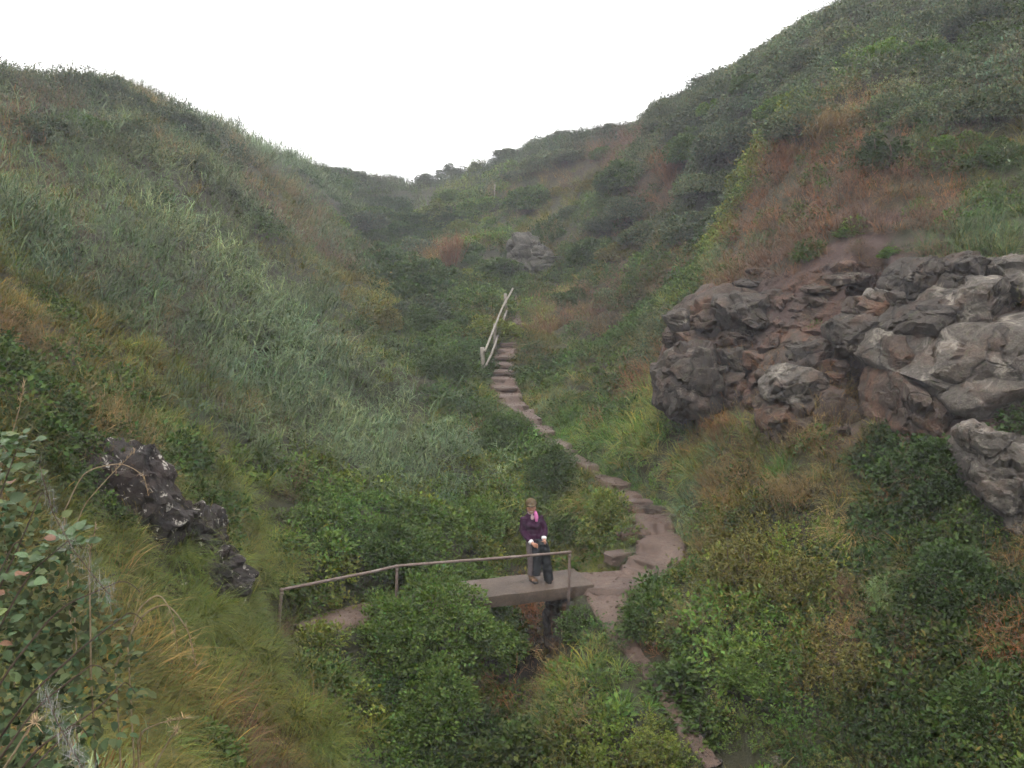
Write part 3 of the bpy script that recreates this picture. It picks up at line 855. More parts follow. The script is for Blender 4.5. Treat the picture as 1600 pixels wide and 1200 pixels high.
# ------------------------------------------------------------------ stream
yy = np.linspace(9.5, 19.0, 60); uu = np.linspace(-0.55, 0.55, 9)
cx = np.interp(yy, [9.5, 12.3, 13.4, 14.6, 15.9, 17.0, 19.0], [-1.2, -.6, -.4, -.3, .25, .25, .8])
zz = np.array([float(H(x, y)[0]) for x, y in zip(cx, yy)]); zz = np.minimum.accumulate(zz[::-1])[::-1] + 0.05
W = np.stack([cx[:, None] + uu[None] * 0.5, np.repeat(yy[:, None], 9, 1), np.repeat(zz[:, None], 9, 1)], -1)
mw, ntw, bw = mat_new('stream_water')
bw.inputs['Base Color'].default_value = (0.02, 0.018, 0.013, 1); bw.inputs['Roughness'].default_value = 0.06
bump(ntw, bw, noise(ntw, 9, 3), 0.4, 0.02)
stream = grid_mesh('stream', W, mw)
tag(stream, 'small dark stream running under the footbridge', kind='structure')

# ------------------------------------------------------------------ plant materials
def plant_mat(name, src, rough=0.6, spec=0.18, trans=0.22):
    """leaf material; colour from the plant (instance tint or object colour), varied leaf by leaf"""
    m, nt, b = mat_new(name)
    if src == 'instance':
        a = N(nt, 'ShaderNodeAttribute', attribute_type='INSTANCER', attribute_name='tint'); col = a.outputs['Color']
    else:
        a = N(nt, 'ShaderNodeObjectInfo'); col = a.outputs['Color']
    v = N(nt, 'ShaderNodeAttribute', attribute_type='GEOMETRY', attribute_name='vc')
    c = mixc(nt, 1.0, col, v.outputs['Color'], 'MULTIPLY')
    nt.links.new(c, b.inputs['Base Color'])
    b.inputs['Roughness'].default_value = rough
    b.inputs['Specular IOR Level'].default_value = spec
    t = N(nt, 'ShaderNodeBsdfTranslucent'); nt.links.new(c, t.inputs['Color'])
    mx = N(nt, 'ShaderNodeMixShader'); mx.inputs[0].default_value = trans
    nt.links.new(b.outputs[0], mx.inputs[1]); nt.links.new(t.outputs[0], mx.inputs[2])
    nt.links.new(mx.outputs[0], nt.nodes['Material Output'].inputs['Surface'])
    return m
M['plant'] = plant_mat('plant', 'instance')
M['shrub'] = plant_mat('shrub_leaf', 'object')
M['twig'] = mat_earth('twig_bark', (0.07, 0.045, 0.035), (0.11, 0.075, 0.055), (0.16, 0.12, 0.09), scale=6)

class Tri:
    """collects triangles with a colour factor per vertex"""
    def __init__(s): s.V = []; s.F = []; s.C = []; s.n = 0
    def add(s, V, F, C):
        s.V.append(V); s.F.append(F + s.n); s.C.append(C); s.n += len(V)
    def mesh(s, name, mat):
        me = bpy.data.meshes.new(name)
        V = np.concatenate(s.V); F = np.concatenate(s.F); C = np.concatenate(s.C)
        fast_mesh(me, V, F, True)
        at = me.attributes.new('vc', 'FLOAT_COLOR', 'POINT')
        at.data.foreach_set('color', np.c_[C, np.ones(len(C))].astype(np.float32).ravel())
        me.materials.append(mat)
        return me

def blades(T, n, r, rng, L=(0.3, 0.6), W=0.012, lean=0.5, droop=0.6, seg=4, base_up=0.0, hue=0.15, sweep=None, origin=None, up=None, tipw=0.15):
    """n strap leaves rooted in a disc (or at origins)"""
    a = rng.uniform(0, 2 * np.pi, n)
    rr = r * np.sqrt(rng.uniform(0, 1, n))
    o = np.stack([rr * np.cos(a), rr * np.sin(a), np.zeros(n)], 1) if origin is None else origin
    az = a + rng.normal(0, 0.9, n) if sweep is None else sweep + rng.normal(0, 0.7, n)
    el = lean * np.abs(rng.normal(0.5, 0.45, n))
    d = np.stack([np.sin(el) * np.cos(az), np.sin(el) * np.sin(az), np.cos(el)], 1)
    le = rng.uniform(L[0], L[1], n); w = W * rng.uniform(0.6, 1.3, n)
    dr = droop * rng.uniform(0.3, 1.4, n)
    side = np.stack([-np.sin(az), np.cos(az), np.zeros(n)], 1)
    tw = rng.uniform(-0.9, 0.9, n)
    t = np.linspace(0, 1, seg + 1)
    horiz = np.stack([np.cos(az), np.sin(az), np.zeros(n)], 1)
    C = 1 + rng.normal(0, 0.22, n); C = np.clip(C, 0.45, 1.7)
    C = np.where(rng.uniform(0, 1, n) < 0.04, C * 1.7, C)
    hs = rng.normal(0, hue, n)
    col = np.stack([C * (1 + hs), C, C * (1 - 0.5 * hs)], 1)
    P = np.zeros((n, seg + 1, 2, 3)); 
    for i, ti in enumerate(t):
        ctr = o + d * (le * ti)[:, None] + (horiz * 0.8 - np.array([0, 0, 1.0]) * 0.9) * (dr * le * ti ** 2.2 * 0.6)[:, None]
        wi = w * (1 - (1 - tipw) * ti ** 1.5) * (0.6 + 0.4 * min(1, ti * 4))
        sv_ = side * np.cos(tw * ti)[:, None] + d * (np.sin(tw * ti) * 0.3)[:, None]
        P[:, i, 0] = ctr - sv_ * wi[:, None]; P[:, i, 1] = ctr + sv_ * wi[:, None]
    V = P.reshape(-1, 3)
    k = (seg + 1) * 2
    F = []
    for i in range(seg):
        q = i * 2
        F += [(q, q + 1, q + 3), (q, q + 3, q + 2)]
    F = (np.array(F)[None] + (np.arange(n) * k)[:, None, None]).reshape(-1, 3)
    T.add(V, F, np.repeat(col, k, 0))

def leaves(T, P, D, size, rng, hue=0.12, wid=0.6, fold=0.25, bright=None):
    """folded kite leaves at P, pointing along D"""
    n = len(P)
    D = D / (np.linalg.norm(D, axis=1, keepdims=True) + 1e-9)
    up = np.tile(np.array([0, 0, 1.0]), (n, 1)) + rng.normal(0, 0.45, (n, 3))
    s = np.cross(D, up); s /= np.linalg.norm(s, axis=1, keepdims=True) + 1e-9
    nn = np.cross(s, D)
    L = size * rng.uniform(0.6, 1.35, n); w = L * wid * 0.5
    b = P; t = P + D * L[:, None] - nn * (L * 0.18)[:, None]
    m = P + D * (L * 0.45)[:, None]
    l = m - s * w[:, None] + nn * (fold * w)[:, None]; r = m + s * w[:, None] + nn * (fold * w)[:, None]
    V = np.stack([b, l, t, r], 1).reshape(-1, 3)
    F = (np.array([(0, 1, 2), (0, 2, 3)])[None] + (np.arange(n) * 4)[:, None, None]).reshape(-1, 3)
    C = np.clip(1 + rng.normal(0, 0.24, n), 0.4, 1.8) if bright is None else bright
    hs = rng.normal(0, hue, n)
    col = np.stack([C * (1 + hs), C, C * (1 - 0.4 * hs)], 1)
    T.add(V, F, np.repeat(col, 4, 0))

def leaves6(T, P, D, size, rng, hue=0.12, wid=0.7):
    """fuller pointed leaves with a curved midrib"""
    n = len(P)
    D = D / (np.linalg.norm(D, axis=1, keepdims=True) + 1e-9)
    up = np.tile(np.array([0, -0.3, 1.0]), (n, 1)) + rng.normal(0, 0.4, (n, 3))
    s = np.cross(D, up); s /= np.linalg.norm(s, axis=1, keepdims=True) + 1e-9
    nn = np.cross(s, D)
    L = (size * rng.uniform(0.55, 1.4, n))[:, None]; w = L * wid * 0.5
    q = lambda t, k, z: P + D * L * t + s * w * k + nn * L * z
    V = np.stack([P, q(.22, -.85, .07), q(.6, -.8, .05), q(1.0, 0, -.2), q(.6, .8, .05), q(.22, .85, .07), q(.4, 0, -.02)], 1).reshape(-1, 3)
    F = (np.array([(0, 1, 6), (1, 2, 6), (2, 3, 6), (3, 4, 6), (4, 5, 6), (5, 0, 6)])[None] + (np.arange(n) * 7)[:, None, None]).reshape(-1, 3)
    C = np.clip(1 + rng.normal(0, 0.28, n), 0.4, 1.9); hs = rng.normal(0, hue, n)
    T.add(V, F, np.repeat(np.stack([C * (1 + hs), C, C * (1 - 0.4 * hs)], 1), 7, 0))

def dome_points(n, r, h, rng, shell=0.55, lobes=5, seed=0):
    """points in an uneven hummock; outward directions"""
    d = rng.normal(0, 1, (n, 3)); d[:, 2] = np.abs(d[:, 2]) * 0.9 + 0.02
    d /= np.linalg.norm(d, axis=1, keepdims=True)
    k = shell + (1 - shell) * rng.uniform(0, 1, n) ** 0.5
    lump = 1 + 0.45 * fbm(d * 2.2 + seed * 3.1, 3, seed)
    P = d * (k * lump)[:, None] * np.array([r, r, h])
    out = d + rng.normal(0, 0.55, (n, 3))
    return P, out

PROTO = bpy.data.collections.new('plant_kinds')          # not linked: only sources for the ground cover
def proto(name, T):
    o = bpy.data.objects.new(name, T.mesh(name, M['plant']))
    return o

def kind(name, builder, n):
    c = bpy.data.collections.new(name)
    for i in range(n):
        T = Tri(); builder(T, np.random.default_rng(1000 + hash_name(name) + i), i)
        c.objects.link(proto('%s_clump' % name, T))
    return c
def hash_name(s): return sum(ord(ch) * (k + 3) for k, ch in enumerate(s)) % 9973

def b_reed(T, g, i):
    ns = 7
    for s in range(ns):
        x, y = g.normal(0, 0.16, 2); hgt = g.uniform(0.25, 0.62); lx, ly = g.normal(0, 0.16, 2)
        zz = np.linspace(0.08, hgt, 7)
        o = np.stack([x + lx * zz / hgt, y + ly * zz / hgt, zz], 1)
        blades(T, 7, 0, g, (0.16, 0.40), 0.009, 1.7, 0.7, 4, origin=o, hue=0.10)
def b_grass(T, g, i): blades(T, 70, 0.16, g, (0.18, 0.5), 0.0065, 1.0, 0.75, 4, hue=0.2)
def b_fine(T, g, i):
    sw = 0.0
    blades(T, 130, 0.17, g, (0.2, 0.48), 0.0042, 1.2, 1.15, 5, hue=0.16)
def b_stalk(T, g, i):
    blades(T, 22, 0.2, g, (0.3, 0.8), 0.0035, 0.8, 0.9, 5, hue=0.1)
    blades(T, 25, 0.2, g, (0.2, 0.4), 0.005, 1.0, 0.6, 4, hue=0.12)
def b_leaf(T, g, i):
    P, D = dome_points(230, 0.33, 0.34, g, 0.35, seed=i + 3)
    leaves(T, P, D, 0.062, g, 0.14, 0.62)
def b_ivy(T, g, i):
    P, D = dome_points(200, 0.34, 0.17, g, 0.5, seed=i + 13)
    leaves(T, P, D + [0, 0, 0.2], 0.058, g, 0.08, 0.85)
def b_herb(T, g, i):
    P, D = dome_points(60, 0.2, 0.24, g, 0.2, seed=i + 23)
    leaves(T, P, D, 0.11, g, 0.12, 0.5, 0.35)
    P, D = dome_points(80, 0.26, 0.12, g, 0.3, seed=i + 43)
    leaves(T, P, D, 0.05, g, 0.14, 0.55)
    blades(T, 14, 0.1, g, (0.2, 0.42), 0.005, 0.7, 0.5, 3)
def b_sprig(T, g, i):                                    # upright olive sprigs (privet, woody tops)
    for s in range(12):
        x, y = g.normal(0, 0.15, 2); hgt = g.uniform(0.2, 0.52); lx, ly = g.normal(0, 0.1, 2)
        m = 15
        t = g.uniform(0.25, 1, m)
        P = np.stack([x + lx * t, y + ly * t, hgt * t], 1)
        D = g.normal(0, 1, (m, 3)); D[:, 2] = np.abs(D[:, 2]) + 0.5
        leaves(T, P, D, 0.055, g, 0.12, 0.42)
    P, D = dome_points(90, 0.32, 0.2, g, 0.3, seed=i + 33)
    leaves(T, P, D, 0.05, g, 0.14, 0.55)
def b_twig(T, g, i):                                      # dry brown fuzz
    o = []; 
    for s in range(15):
        x, y = g.normal(0, 0.13, 2); hgt = g.uniform(0.22, 0.5); lx, ly = g.normal(0, 0.14, 2)
        t = np.linspace(0.15, 1, 9)
        o.append(np.stack([x + lx * t, y + ly * t, hgt * t], 1))
    blades(T, 135, 0, g, (0.06, 0.2), 0.0032, 1.9, 0.3, 2, origin=np.concatenate(o), hue=0.14, tipw=0.4)
    blades(T, 34, 0.2, g, (0.15, 0.38), 0.006, 1.1, 0.7, 3, hue=0.15)
def b_flower(T, g, i):
    n = 9
    P = np.stack([g.normal(0, .14, n), g.normal(0, .14, n), g.uniform(.3, .5, n)], 1)
    for k in range(4):
        a = k * math.pi / 2
        leaves(T, P, np.tile([math.cos(a), math.sin(a), 0.3], (n, 1)), 0.02, g, 0.02, 0.9)
def b_feather(T, g, i):
    o = []
    for s in range(16):
        x, y = g.normal(0, 0.1, 2); hgt = g.uniform(0.25, 0.6); lx, ly = g.normal(0, 0.12, 2)
        t = np.linspace(0.2, 1, 12)
        o.append(np.stack([x + lx * t, y + ly * t, hgt * t], 1))
    blades(T, 192, 0, g, (0.05, 0.14), 0.0035, 1.6, 0.4, 2, origin=np.concatenate(o), hue=0.05, tipw=0.4)

KINDS = {k: kind(k, f, 4) for k, f in dict(reed=b_reed, grass=b_grass, fine=b_fine, stalk=b_stalk, leaf=b_leaf, ivy=b_ivy, herb=b_herb, sprig=b_sprig, twig=b_twig, flower=b_flower, feather=b_feather).items()}

PAL = dict(reed=(.092,.132,.094), reedb=(.14,.195,.15), reedd=(.066,.096,.062), grass=(.115,.142,.045), gold=(.155,.145,.058), olive=(.11,.108,.043), leaf=(.075,.125,.038),
 leafy=(.11,.14,.038), leafd=(.05,.085,.03), ivy=(.034,.062,.024), grey=(.092,.118,.092), greyd=(.060,.080,.066), dry=(.165,.12,.075), rust=(.18,.088,.060), plum=(.118,.070,.064),
 straw=(.25,.195,.115), yel=(.6,.5,.05), white=(.7,.7,.66), fenn=(.13,.19,.11), lush=(.085,.16,.045))

# where what grows: photo pixel, kind, colour, reach in pixels, share
GROWS = [
 # left slope
 (60,160,'sprig','greyd',70,1),(60,160,'twig','plum',60,.6),(170,160,'sprig','grey',80,1),(250,180,'sprig','grey',60,1),(200,150,'twig','dry',40,.5),(290,200,'grass','olive',50,.8),(330,230,'sprig','greyd',50,1),
 (20,230,'grass','gold',50,.8),(40,220,'twig','rust',40,.5),(100,240,'reed','reed',60,1),(200,230,'sprig','grey',50,1),(250,240,'twig','dry',60,.5),(190,290,'reed','reed',80,1.2),(80,320,'grass','grass',70,1),(60,300,'twig','plum',40,.5),
 (10,285,'twig','plum',25,.8),(300,290,'reed','reed',80,1.4),(330,310,'sprig','greyd',50,.8),(370,260,'twig','plum',50,.3),(400,290,'grass','gold',35,.8),(430,330,'twig','plum',45,.35),(440,300,'twig','dry',35,.25),(440,320,'grass','olive',50,.7),
 (400,230,'reed','reedb',45,1.6),(470,270,'reed','reed',50,1.6),(540,290,'leaf','leafd',50,1.2),(510,300,'reed','reed',40,1),(580,290,'sprig','greyd',30,1.2),(560,330,'leaf','leafd',40,1),(600,350,'ivy','ivy',50,2.4),(590,390,'ivy','ivy',40,2.6),(620,380,'ivy','ivy',30,1.2),
 (130,420,'reed','reed',90,1.4),(40,400,'grass','grass',60,1),(250,400,'reed','reed',90,1.8),(330,400,'reed','reedb',80,1),(400,400,'reed','reedd',80,1.4),(480,420,'grass','olive',60,1),(520,390,'twig','dry',50,.25),(500,370,'twig','plum',40,.3),(510,380,'reed','reedd',50,.8),(550,380,'leaf','leaf',30,.8),
 (130,330,'twig','plum',60,.4),(300,350,'grass','olive',80,.7),(200,480,'twig','dry',60,.5),(100,470,'grass','gold',60,.6),(30,470,'grass','gold',40,.9),(160,520,'grass','olive',70,.8),(250,520,'reed','reedd',80,1),(330,520,'reed','reed',90,1.4),(420,500,'reed','reed',80,1.4),(500,500,'reed','reedd',70,1),(560,520,'grass','grass',60,1),(600,480,'grass','gold',50,.7),(560,470,'sprig','olive',40,.7),
 (100,580,'grass','olive',60,1),(60,560,'twig','dry',50,.5),(150,600,'leaf','leafd',50,.8),(220,590,'grass','olive',60,1),(300,620,'grass','grass',70,1),(380,600,'reed','reed',80,1.2),(460,590,'reed','reed',80,1.3),(530,600,'reed','reedb',70,1.2),(600,600,'reed','reed',60,1.1),(640,620,'grass','grass',50,.9),(560,560,'herb','leaf',60,.5),(640,540,'leaf','leafd',50,1),(600,560,'grass','olive',50,.6),
 (100,660,'leaf','leafd',60,1),(40,640,'grass','olive',50,.8),(180,680,'twig','dry',50,.6),(230,700,'grass','olive',50,1),(300,720,'fine','grass',45,.7),(320,700,'grass','grass',60,1),(400,700,'reed','reedd',70,1),(480,690,'reed','reed',80,1.2),(560,680,'reed','reedb',70,1.3),(620,690,'reed','reedb',60,1.2),(400,640,'twig','dry',50,.4),(660,740,'reed','reed',50,1),
 (300,760,'leaf','leafd',40,1),(350,770,'fine','grass',45,.9),(420,790,'grass','grass',50,1),(470,830,'leaf','leafd',50,.8),(440,760,'herb','leaf',60,.6),(520,770,'leaf','leaf',70,.9),(560,840,'leaf','leaf',60,1.2),(620,800,'leaf','leaf',60,1.2),(680,800,'leaf','leafy',60,1),(640,760,'reed','reedb',50,.9),(700,850,'leaf','leaf',50,1.3),(520,860,'herb','leafd',50,.9),(590,880,'leaf','leafd',40,1),(740,800,'leaf','leaf',50,1.1),(760,850,'leaf','leafy',40,1),(780,830,'reed','leafy',30,.5),(480,800,'twig','plum',40,.4),
 (240,780,'fine','gold',22,1),(275,830,'fine','grass',18,2.2),(420,850,'fine','grass',40,1),(330,960,'fine','grass',40,1.4),(400,930,'fine','grass',40,1.2),(380,840,'fine','gold',25,.8),
 (140,380,'twig','plum',30,1),(230,440,'leaf','leafd',22,1.5),(330,470,'twig','dry',24,1.2),(390,350,'leaf','leafd',26,1.2),(280,560,'twig','plum',26,1.2),(420,560,'leaf','leafd',26,1.4),(350,640,'twig','dry',26,1.2),(480,640,'leaf','leafd',24,1.2),(200,350,'grass','gold',26,1.2),(460,450,'grass','gold',26,1.2),(540,640,'grass','olive',26,1.2),(100,500,'leaf','leafd',26,1.3),(250,330,'leaf','leafd',26,1.2),(520,550,'twig','plum',22,1),(380,480,'grass','olive',26,1),(580,650,'leaf','leafd',24,1.3),
 # lower left bank
 (300,1000,'fine','grass',60,1.6),(250,1000,'grass','olive',50,1),(350,1050,'fine','grass',70,1.6),(420,1050,'fine','grass',50,.9),(480,1010,'fine','olive',40,1),(450,1000,'twig','plum',35,.4),(500,960,'herb','leaf',25,1),(460,960,'grass','grass',30,1),(430,1060,'stalk','dry',50,.4),(500,1090,'fine','grass',60,1.6),(540,1150,'fine','grass',60,1.5),(430,1150,'fine','olive',70,1.3),(300,1130,'grass','olive',70,1),(200,1100,'grass','olive',60,1),(350,1150,'stalk','plum',60,.5),(250,1060,'stalk','straw',60,.4),(120,1120,'grass','olive',60,1),(60,1180,'stalk','olive',60,.6),(120,1190,'fine','grass',60,1.2),(220,1120,'fine','grass',70,1.2),(330,1190,'leaf','leafd',40,.5),(200,1180,'fine','olive',60,1),(560,1190,'fine','grass',50,1.2),
 (100,980,'grass','olive',60,1),(180,940,'stalk','straw',50,.4),(190,960,'fine','grass',60,1.2),(60,900,'grass','olive',60,1),(560,1040,'grass','olive',30,.6),
 # bush in front of the bridge and gully
 (600,960,'leaf','leafy',45,2),(650,940,'leaf','leafy',50,2),(700,980,'leaf','leaf',50,2),(640,1010,'leaf','leafy',60,2),(600,1050,'leaf','leafd',50,1.6),(680,1060,'leaf','leaf',60,2),(640,1120,'leaf','leafd',60,1.6),(700,1130,'leaf','leafd',60,1.6),(600,1160,'leaf','leaf',50,1.4),(680,1180,'leaf','leafd',60,1.6),(740,1000,'leaf','leaf',40,1.4),(760,1060,'leaf','leafd',35,1.2),(750,1110,'twig','rust',35,.8),(780,1160,'leaf','leafd',45,1.3),(830,1180,'leaf','leafd',50,1.2),(660,1040,'twig','dry',40,.3),
 (830,985,'twig','rust',26,2.4),(790,985,'leaf','leafd',30,1.6),(870,970,'grass','grass',25,1.4),(825,1040,'twig','rust',22,1),(800,1010,'ivy','ivy',25,1.2),(810,1070,'ivy','ivy',25,1),(840,1030,'grass','olive',30,1),
 # bank between gully and the lower path
 (880,1000,'grass','grass',40,1.2),(920,990,'grass','grass',40,1.2),(880,1050,'twig','dry',40,.8),(860,1090,'grass','olive',40,1),(930,1060,'grass','grass',50,1.3),(960,1040,'herb','leaf',40,.8),(940,1050,'flower','yel',45,.07),(1000,1060,'flower','yel',30,.09),(980,1100,'herb','leaf',40,1.1),(920,1120,'twig','dry',50,.7),(900,1160,'grass','olive',50,1),(1010,1160,'sprig','leafy',50,1.2),(960,1180,'sprig','leafy',50,1),(1040,1190,'sprig','olive',40,1),(1030,1130,'grass','lush',30,1),(900,980,'flower','white',40,.06),
 # behind the bridge, along the stream
 (850,750,'leaf','leaf',40,1.4),(880,790,'leaf','leafd',30,1.6),(870,840,'ivy','ivy',25,1.3),(800,700,'leaf','leaf',45,1.3),(770,690,'leaf','leafd',40,1.3),(790,760,'leaf','leafy',40,1),(740,690,'twig','rust',25,.7),(830,730,'leaf','leafd',40,1),(720,650,'leaf','leafd',50,1),(820,800,'leaf','leaf',30,1.2),(690,660,'grass','grass',50,.8),(740,740,'reed','reed',40,.8),(890,760,'leaf','leafd',25,1.2),
 (930,760,'fine','gold',25,1.6),(915,800,'fine','gold',18,1.2),(950,800,'herb','lush',30,1.4),(945,830,'leaf','leaf',25,1.2),(980,780,'grass','grass',30,1),(920,870,'fine','olive',25,1.4),(905,740,'grass','grass',25,1),(960,870,'fine','grass',15,1),(860,700,'grass','grass',25,.8),
 # middle of the valley
 (740,610,'grass','grass',35,1.3),(750,640,'grass','reed',35,1.3),(700,570,'leaf','leafd',50,1),(680,530,'leaf','leafd',40,1.2),(660,500,'ivy','leafd',40,1),(720,540,'grass','olive',40,.8),(730,500,'twig','dry',30,.8),(700,480,'leaf','leafd',45,1),(740,470,'leaf','leaf',40,.8),(760,440,'leaf','leafd',45,1),(680,440,'leaf','leafd',40,1),(690,400,'twig','rust',30,1.2),(660,430,'twig','dry',35,.8),(720,430,'grass','gold',35,.7),(720,380,'leaf','leaf',45,1),(650,390,'leaf','leafd',30,1),(760,360,'leaf','leaf',40,.8),
 (680,340,'leaf','leaf',40,1.1),(640,320,'sprig','grey',40,1.2),(700,310,'sprig','leafy',30,1),(660,340,'leaf','leafy',25,1.2),(750,300,'leaf','leaf',25,1),(690,290,'sprig','grey',35,1.1),(740,265,'leaf','leafy',20,1),(720,275,'sprig','greyd',25,1),(780,330,'grass','grass',30,1.2),(800,360,'grass','grass',35,1),(830,400,'twig','dry',40,.4),(800,420,'leaf','leafd',40,1),
 # far right wall
 (780,260,'sprig','greyd',30,1.4),(820,230,'sprig','grey',40,1.3),(880,215,'leaf','leafd',45,1.2),(950,205,'sprig','greyd',45,1.3),(840,270,'sprig','greyd',50,1.2),(920,260,'twig','plum',50,.8),(900,300,'grass','olive',50,.8),(990,230,'twig','plum',35,.9),(1000,260,'sprig','grey',40,1),(830,310,'twig','dry',50,.8),(870,340,'grass','gold',40,.8),(930,330,'leaf','leafd',50,1.1),(960,300,'leaf','leafd',40,1),(980,340,'twig','plum',40,.8),(940,380,'twig','rust',25,.9),(900,370,'leaf','leafd',40,1),(870,380,'grass','olive',40,.9),(880,420,'grass','grass',40,.9),(930,420,'leaf','leafd',50,1),(970,400,'grass','grass',40,.9),(850,450,'leaf','leafd',40,1),(900,450,'grass','gold',40,.7),(950,450,'twig','plum',50,.7),(1010,430,'leaf','leafd',40,.9),(1000,470,'twig','plum',40,.6),
 (860,500,'grass','grass',30,1),(900,500,'twig','plum',50,.8),(960,510,'twig','dry',50,.7),(1000,510,'leaf','leafd',50,.8),(870,550,'grass','olive',40,1),(920,550,'leaf','leafd',50,.8),(980,560,'grass','olive',50,.9),(1020,540,'sprig','grey',40,.8),(850,600,'herb','leaf',30,1),(850,640,'grass','reed',30,1.3),(900,610,'grass','olive',50,1),(940,610,'leaf','leafd',40,.9),(990,620,'twig','rust',40,.6),(1020,620,'grass','gold',40,.8),(900,660,'grass','lush',40,1.3),(950,680,'grass','lush',50,1.2),(1000,690,'grass','grass',50,1),(970,660,'leaf','leafd',30,.9),(1040,700,'grass','gold',50,.8),(960,720,'grass','reed',30,1.2),(1000,740,'grass','lush',40,1.3),(1050,760,'grass','reed',40,1.4),(1080,790,'grass','reedb',35,1.5),(1060,730,'herb','lush',50,.7),(1100,740,'grass','grass',40,1),(1080,830,'grass','reed',30,1.4),(1095,870,'grass','grass',30,1.2),
 # right hill
 (1060,180,'sprig','greyd',40,1.4),(1100,150,'sprig','greyd',45,1.4),(1150,110,'leaf','grey',50,1.2),(1060,210,'leaf','greyd',40,1.2),(1050,260,'twig','rust',26,2.2),(1040,290,'twig','rust',22,1.2),(1030,330,'twig','plum',35,.8),(1060,340,'leaf','greyd',30,1),(1100,290,'leaf','greyd',50,1.6),(1120,330,'ivy','greyd',45,1.8),(1140,290,'ivy','ivy',40,1.8),(1100,370,'ivy','ivy',35,1.4),(1060,400,'leaf','leafd',35,1.2),(1040,390,'twig','dry',40,.6),
 (1150,200,'leaf','greyd',50,1.5),(1180,150,'leaf','grey',50,1.4),(1250,80,'leaf','grey',60,1.3),(1300,60,'leaf','grey',60,1),(1330,30,'sprig','grey',50,1.2),(1400,60,'leaf','grey',70,1.3),(1480,60,'leaf','grey',70,1),(1550,60,'leaf','leafd',70,1.2),(1350,100,'leaf','leaf',50,1),(1420,120,'leaf','grey',70,1.2),(1500,140,'leaf','grey',70,1.1),(1580,100,'leaf','grey',50,.8),(1580,120,'twig','plum',40,.6),(1220,200,'leaf','leafy',35,1.2),(1190,250,'leaf','leafy',30,1.4),(1170,300,'leaf','leaf',25,1.4),(1140,360,'leaf','leafy',25,1.4),(1110,420,'grass','reed',25,1.2),(1280,150,'leaf','grey',60,1.2),
 (1310,190,'twig','dry',40,2.6),(1340,175,'twig','rust',30,1.6),(1370,210,'ivy','ivy',30,2),(1390,240,'ivy','ivy',30,1.8),(1290,240,'twig','rust',45,1.4),(1350,250,'twig','rust',45,1.2),(1240,240,'twig','rust',30,1),(1420,210,'leaf','leafd',50,1.2),(1480,200,'leaf','grey',60,1),(1530,170,'twig','dry',30,1),(1550,230,'grass','olive',50,.8),(1500,260,'grass','olive',60,.9),(1450,270,'leaf','leafd',40,.9),(1570,290,'grass','reedd',50,1),
 (1180,330,'twig','plum',35,1.2),(1200,290,'twig','rust',30,1),(1240,310,'leaf','leafd',40,1),(1280,300,'twig','plum',60,2.2),(1330,300,'twig','rust',60,2),(1340,330,'twig','plum',60,2.4),(1200,350,'twig','rust',40,1.2),(1400,280,'twig','rust',40,1.2),(1240,360,'twig','plum',50,1.6),(1420,350,'twig','plum',50,1.5),(1280,350,'leaf','leafd',25,1),(1400,310,'twig','plum',50,.8),(1430,330,'grass','olive',40,.8),(1180,390,'grass','reed',25,1.2),(1220,350,'leaf','leafd',40,.8),(1150,410,'grass','olive',30,1),(1080,450,'leaf','leafd',30,1),(1060,470,'grass','grass',25,1),(1520,340,'grass','reedd',50,1),(1580,360,'grass','reedd',40,1),(1550,320,'leaf','leafd',60,.5),
 (1330,360,'herb','lush',14,1.4),(1395,390,'herb','lush',12,1.2),(1270,390,'leaf','leafd',16,1.4),(1240,430,'grass','grass',12,.6),(1330,410,'grass','plum',60,.35),(1280,420,'twig','plum',60,.5),(1400,380,'twig','plum',60,.5),(1180,440,'twig','plum',40,.4),(1450,390,'grass','reedd',30,1),(1550,385,'grass','reedd',30,.9),(1290,490,'herb','leaf',14,1),(1265,495,'herb','lush',12,.8),(1275,520,'leaf','leafd',10,1),(1250,570,'grass','grass',12,.6),(1300,470,'twig','plum',50,.4),
 # below the rocks
 (1060,670,'grass','grass',35,1),(1100,660,'twig','dry',35,.8),(1140,650,'twig','rust',40,1),(1110,700,'grass','gold',40,1),(1160,700,'twig','dry',50,1.2),(1200,720,'grass','grass',40,1),(1250,720,'grass','lush',40,1),(1280,690,'twig','dry',30,.8),(1320,720,'grass','olive',40,1),(1180,750,'twig','dry',60,1.5),(1250,770,'twig','dry',50,1.6),(1140,800,'leaf','leafd',40,1),(1200,790,'leaf','leafd',40,1),(1300,760,'grass','olive',40,1),(1370,740,'herb','lush',22,1.2),(1370,700,'ivy','ivy',25,1.2),(1400,740,'ivy','ivy',35,1.4),(1460,740,'ivy','ivy',50,2),(1510,720,'ivy','ivy',40,2),(1350,780,'grass','olive',40,.9),(1430,790,'twig','rust',40,.6),(1480,790,'grass','olive',40,.8),(1530,810,'leaf','leaf',35,1),
 (1150,860,'sprig','olive',45,1.6),(1200,860,'sprig','olive',50,1.8),(1180,900,'sprig','olive',50,1.8),(1240,880,'sprig','leafy',45,1.4),(1250,930,'sprig','olive',45,1.5),(1330,810,'fine','straw',18,1.2),(1360,830,'ivy','ivy',45,1.3),(1340,870,'ivy','ivy',45,1.5),(1400,850,'grass','olive',35,.9),(1450,860,'leaf','leafd',40,.9),(1420,900,'ivy','ivy',40,1.6),(1480,920,'ivy','ivy',50,2),(1540,900,'ivy','ivy',50,1.8),(1580,880,'twig','dry',40,.5),(1560,960,'ivy','ivy',50,1.8),(1480,980,'leaf','leafd',50,1.4),(1320,930,'twig','dry',25,.8),(1580,1000,'twig','rust',25,.9),(1590,1040,'twig','rust',20,.9),
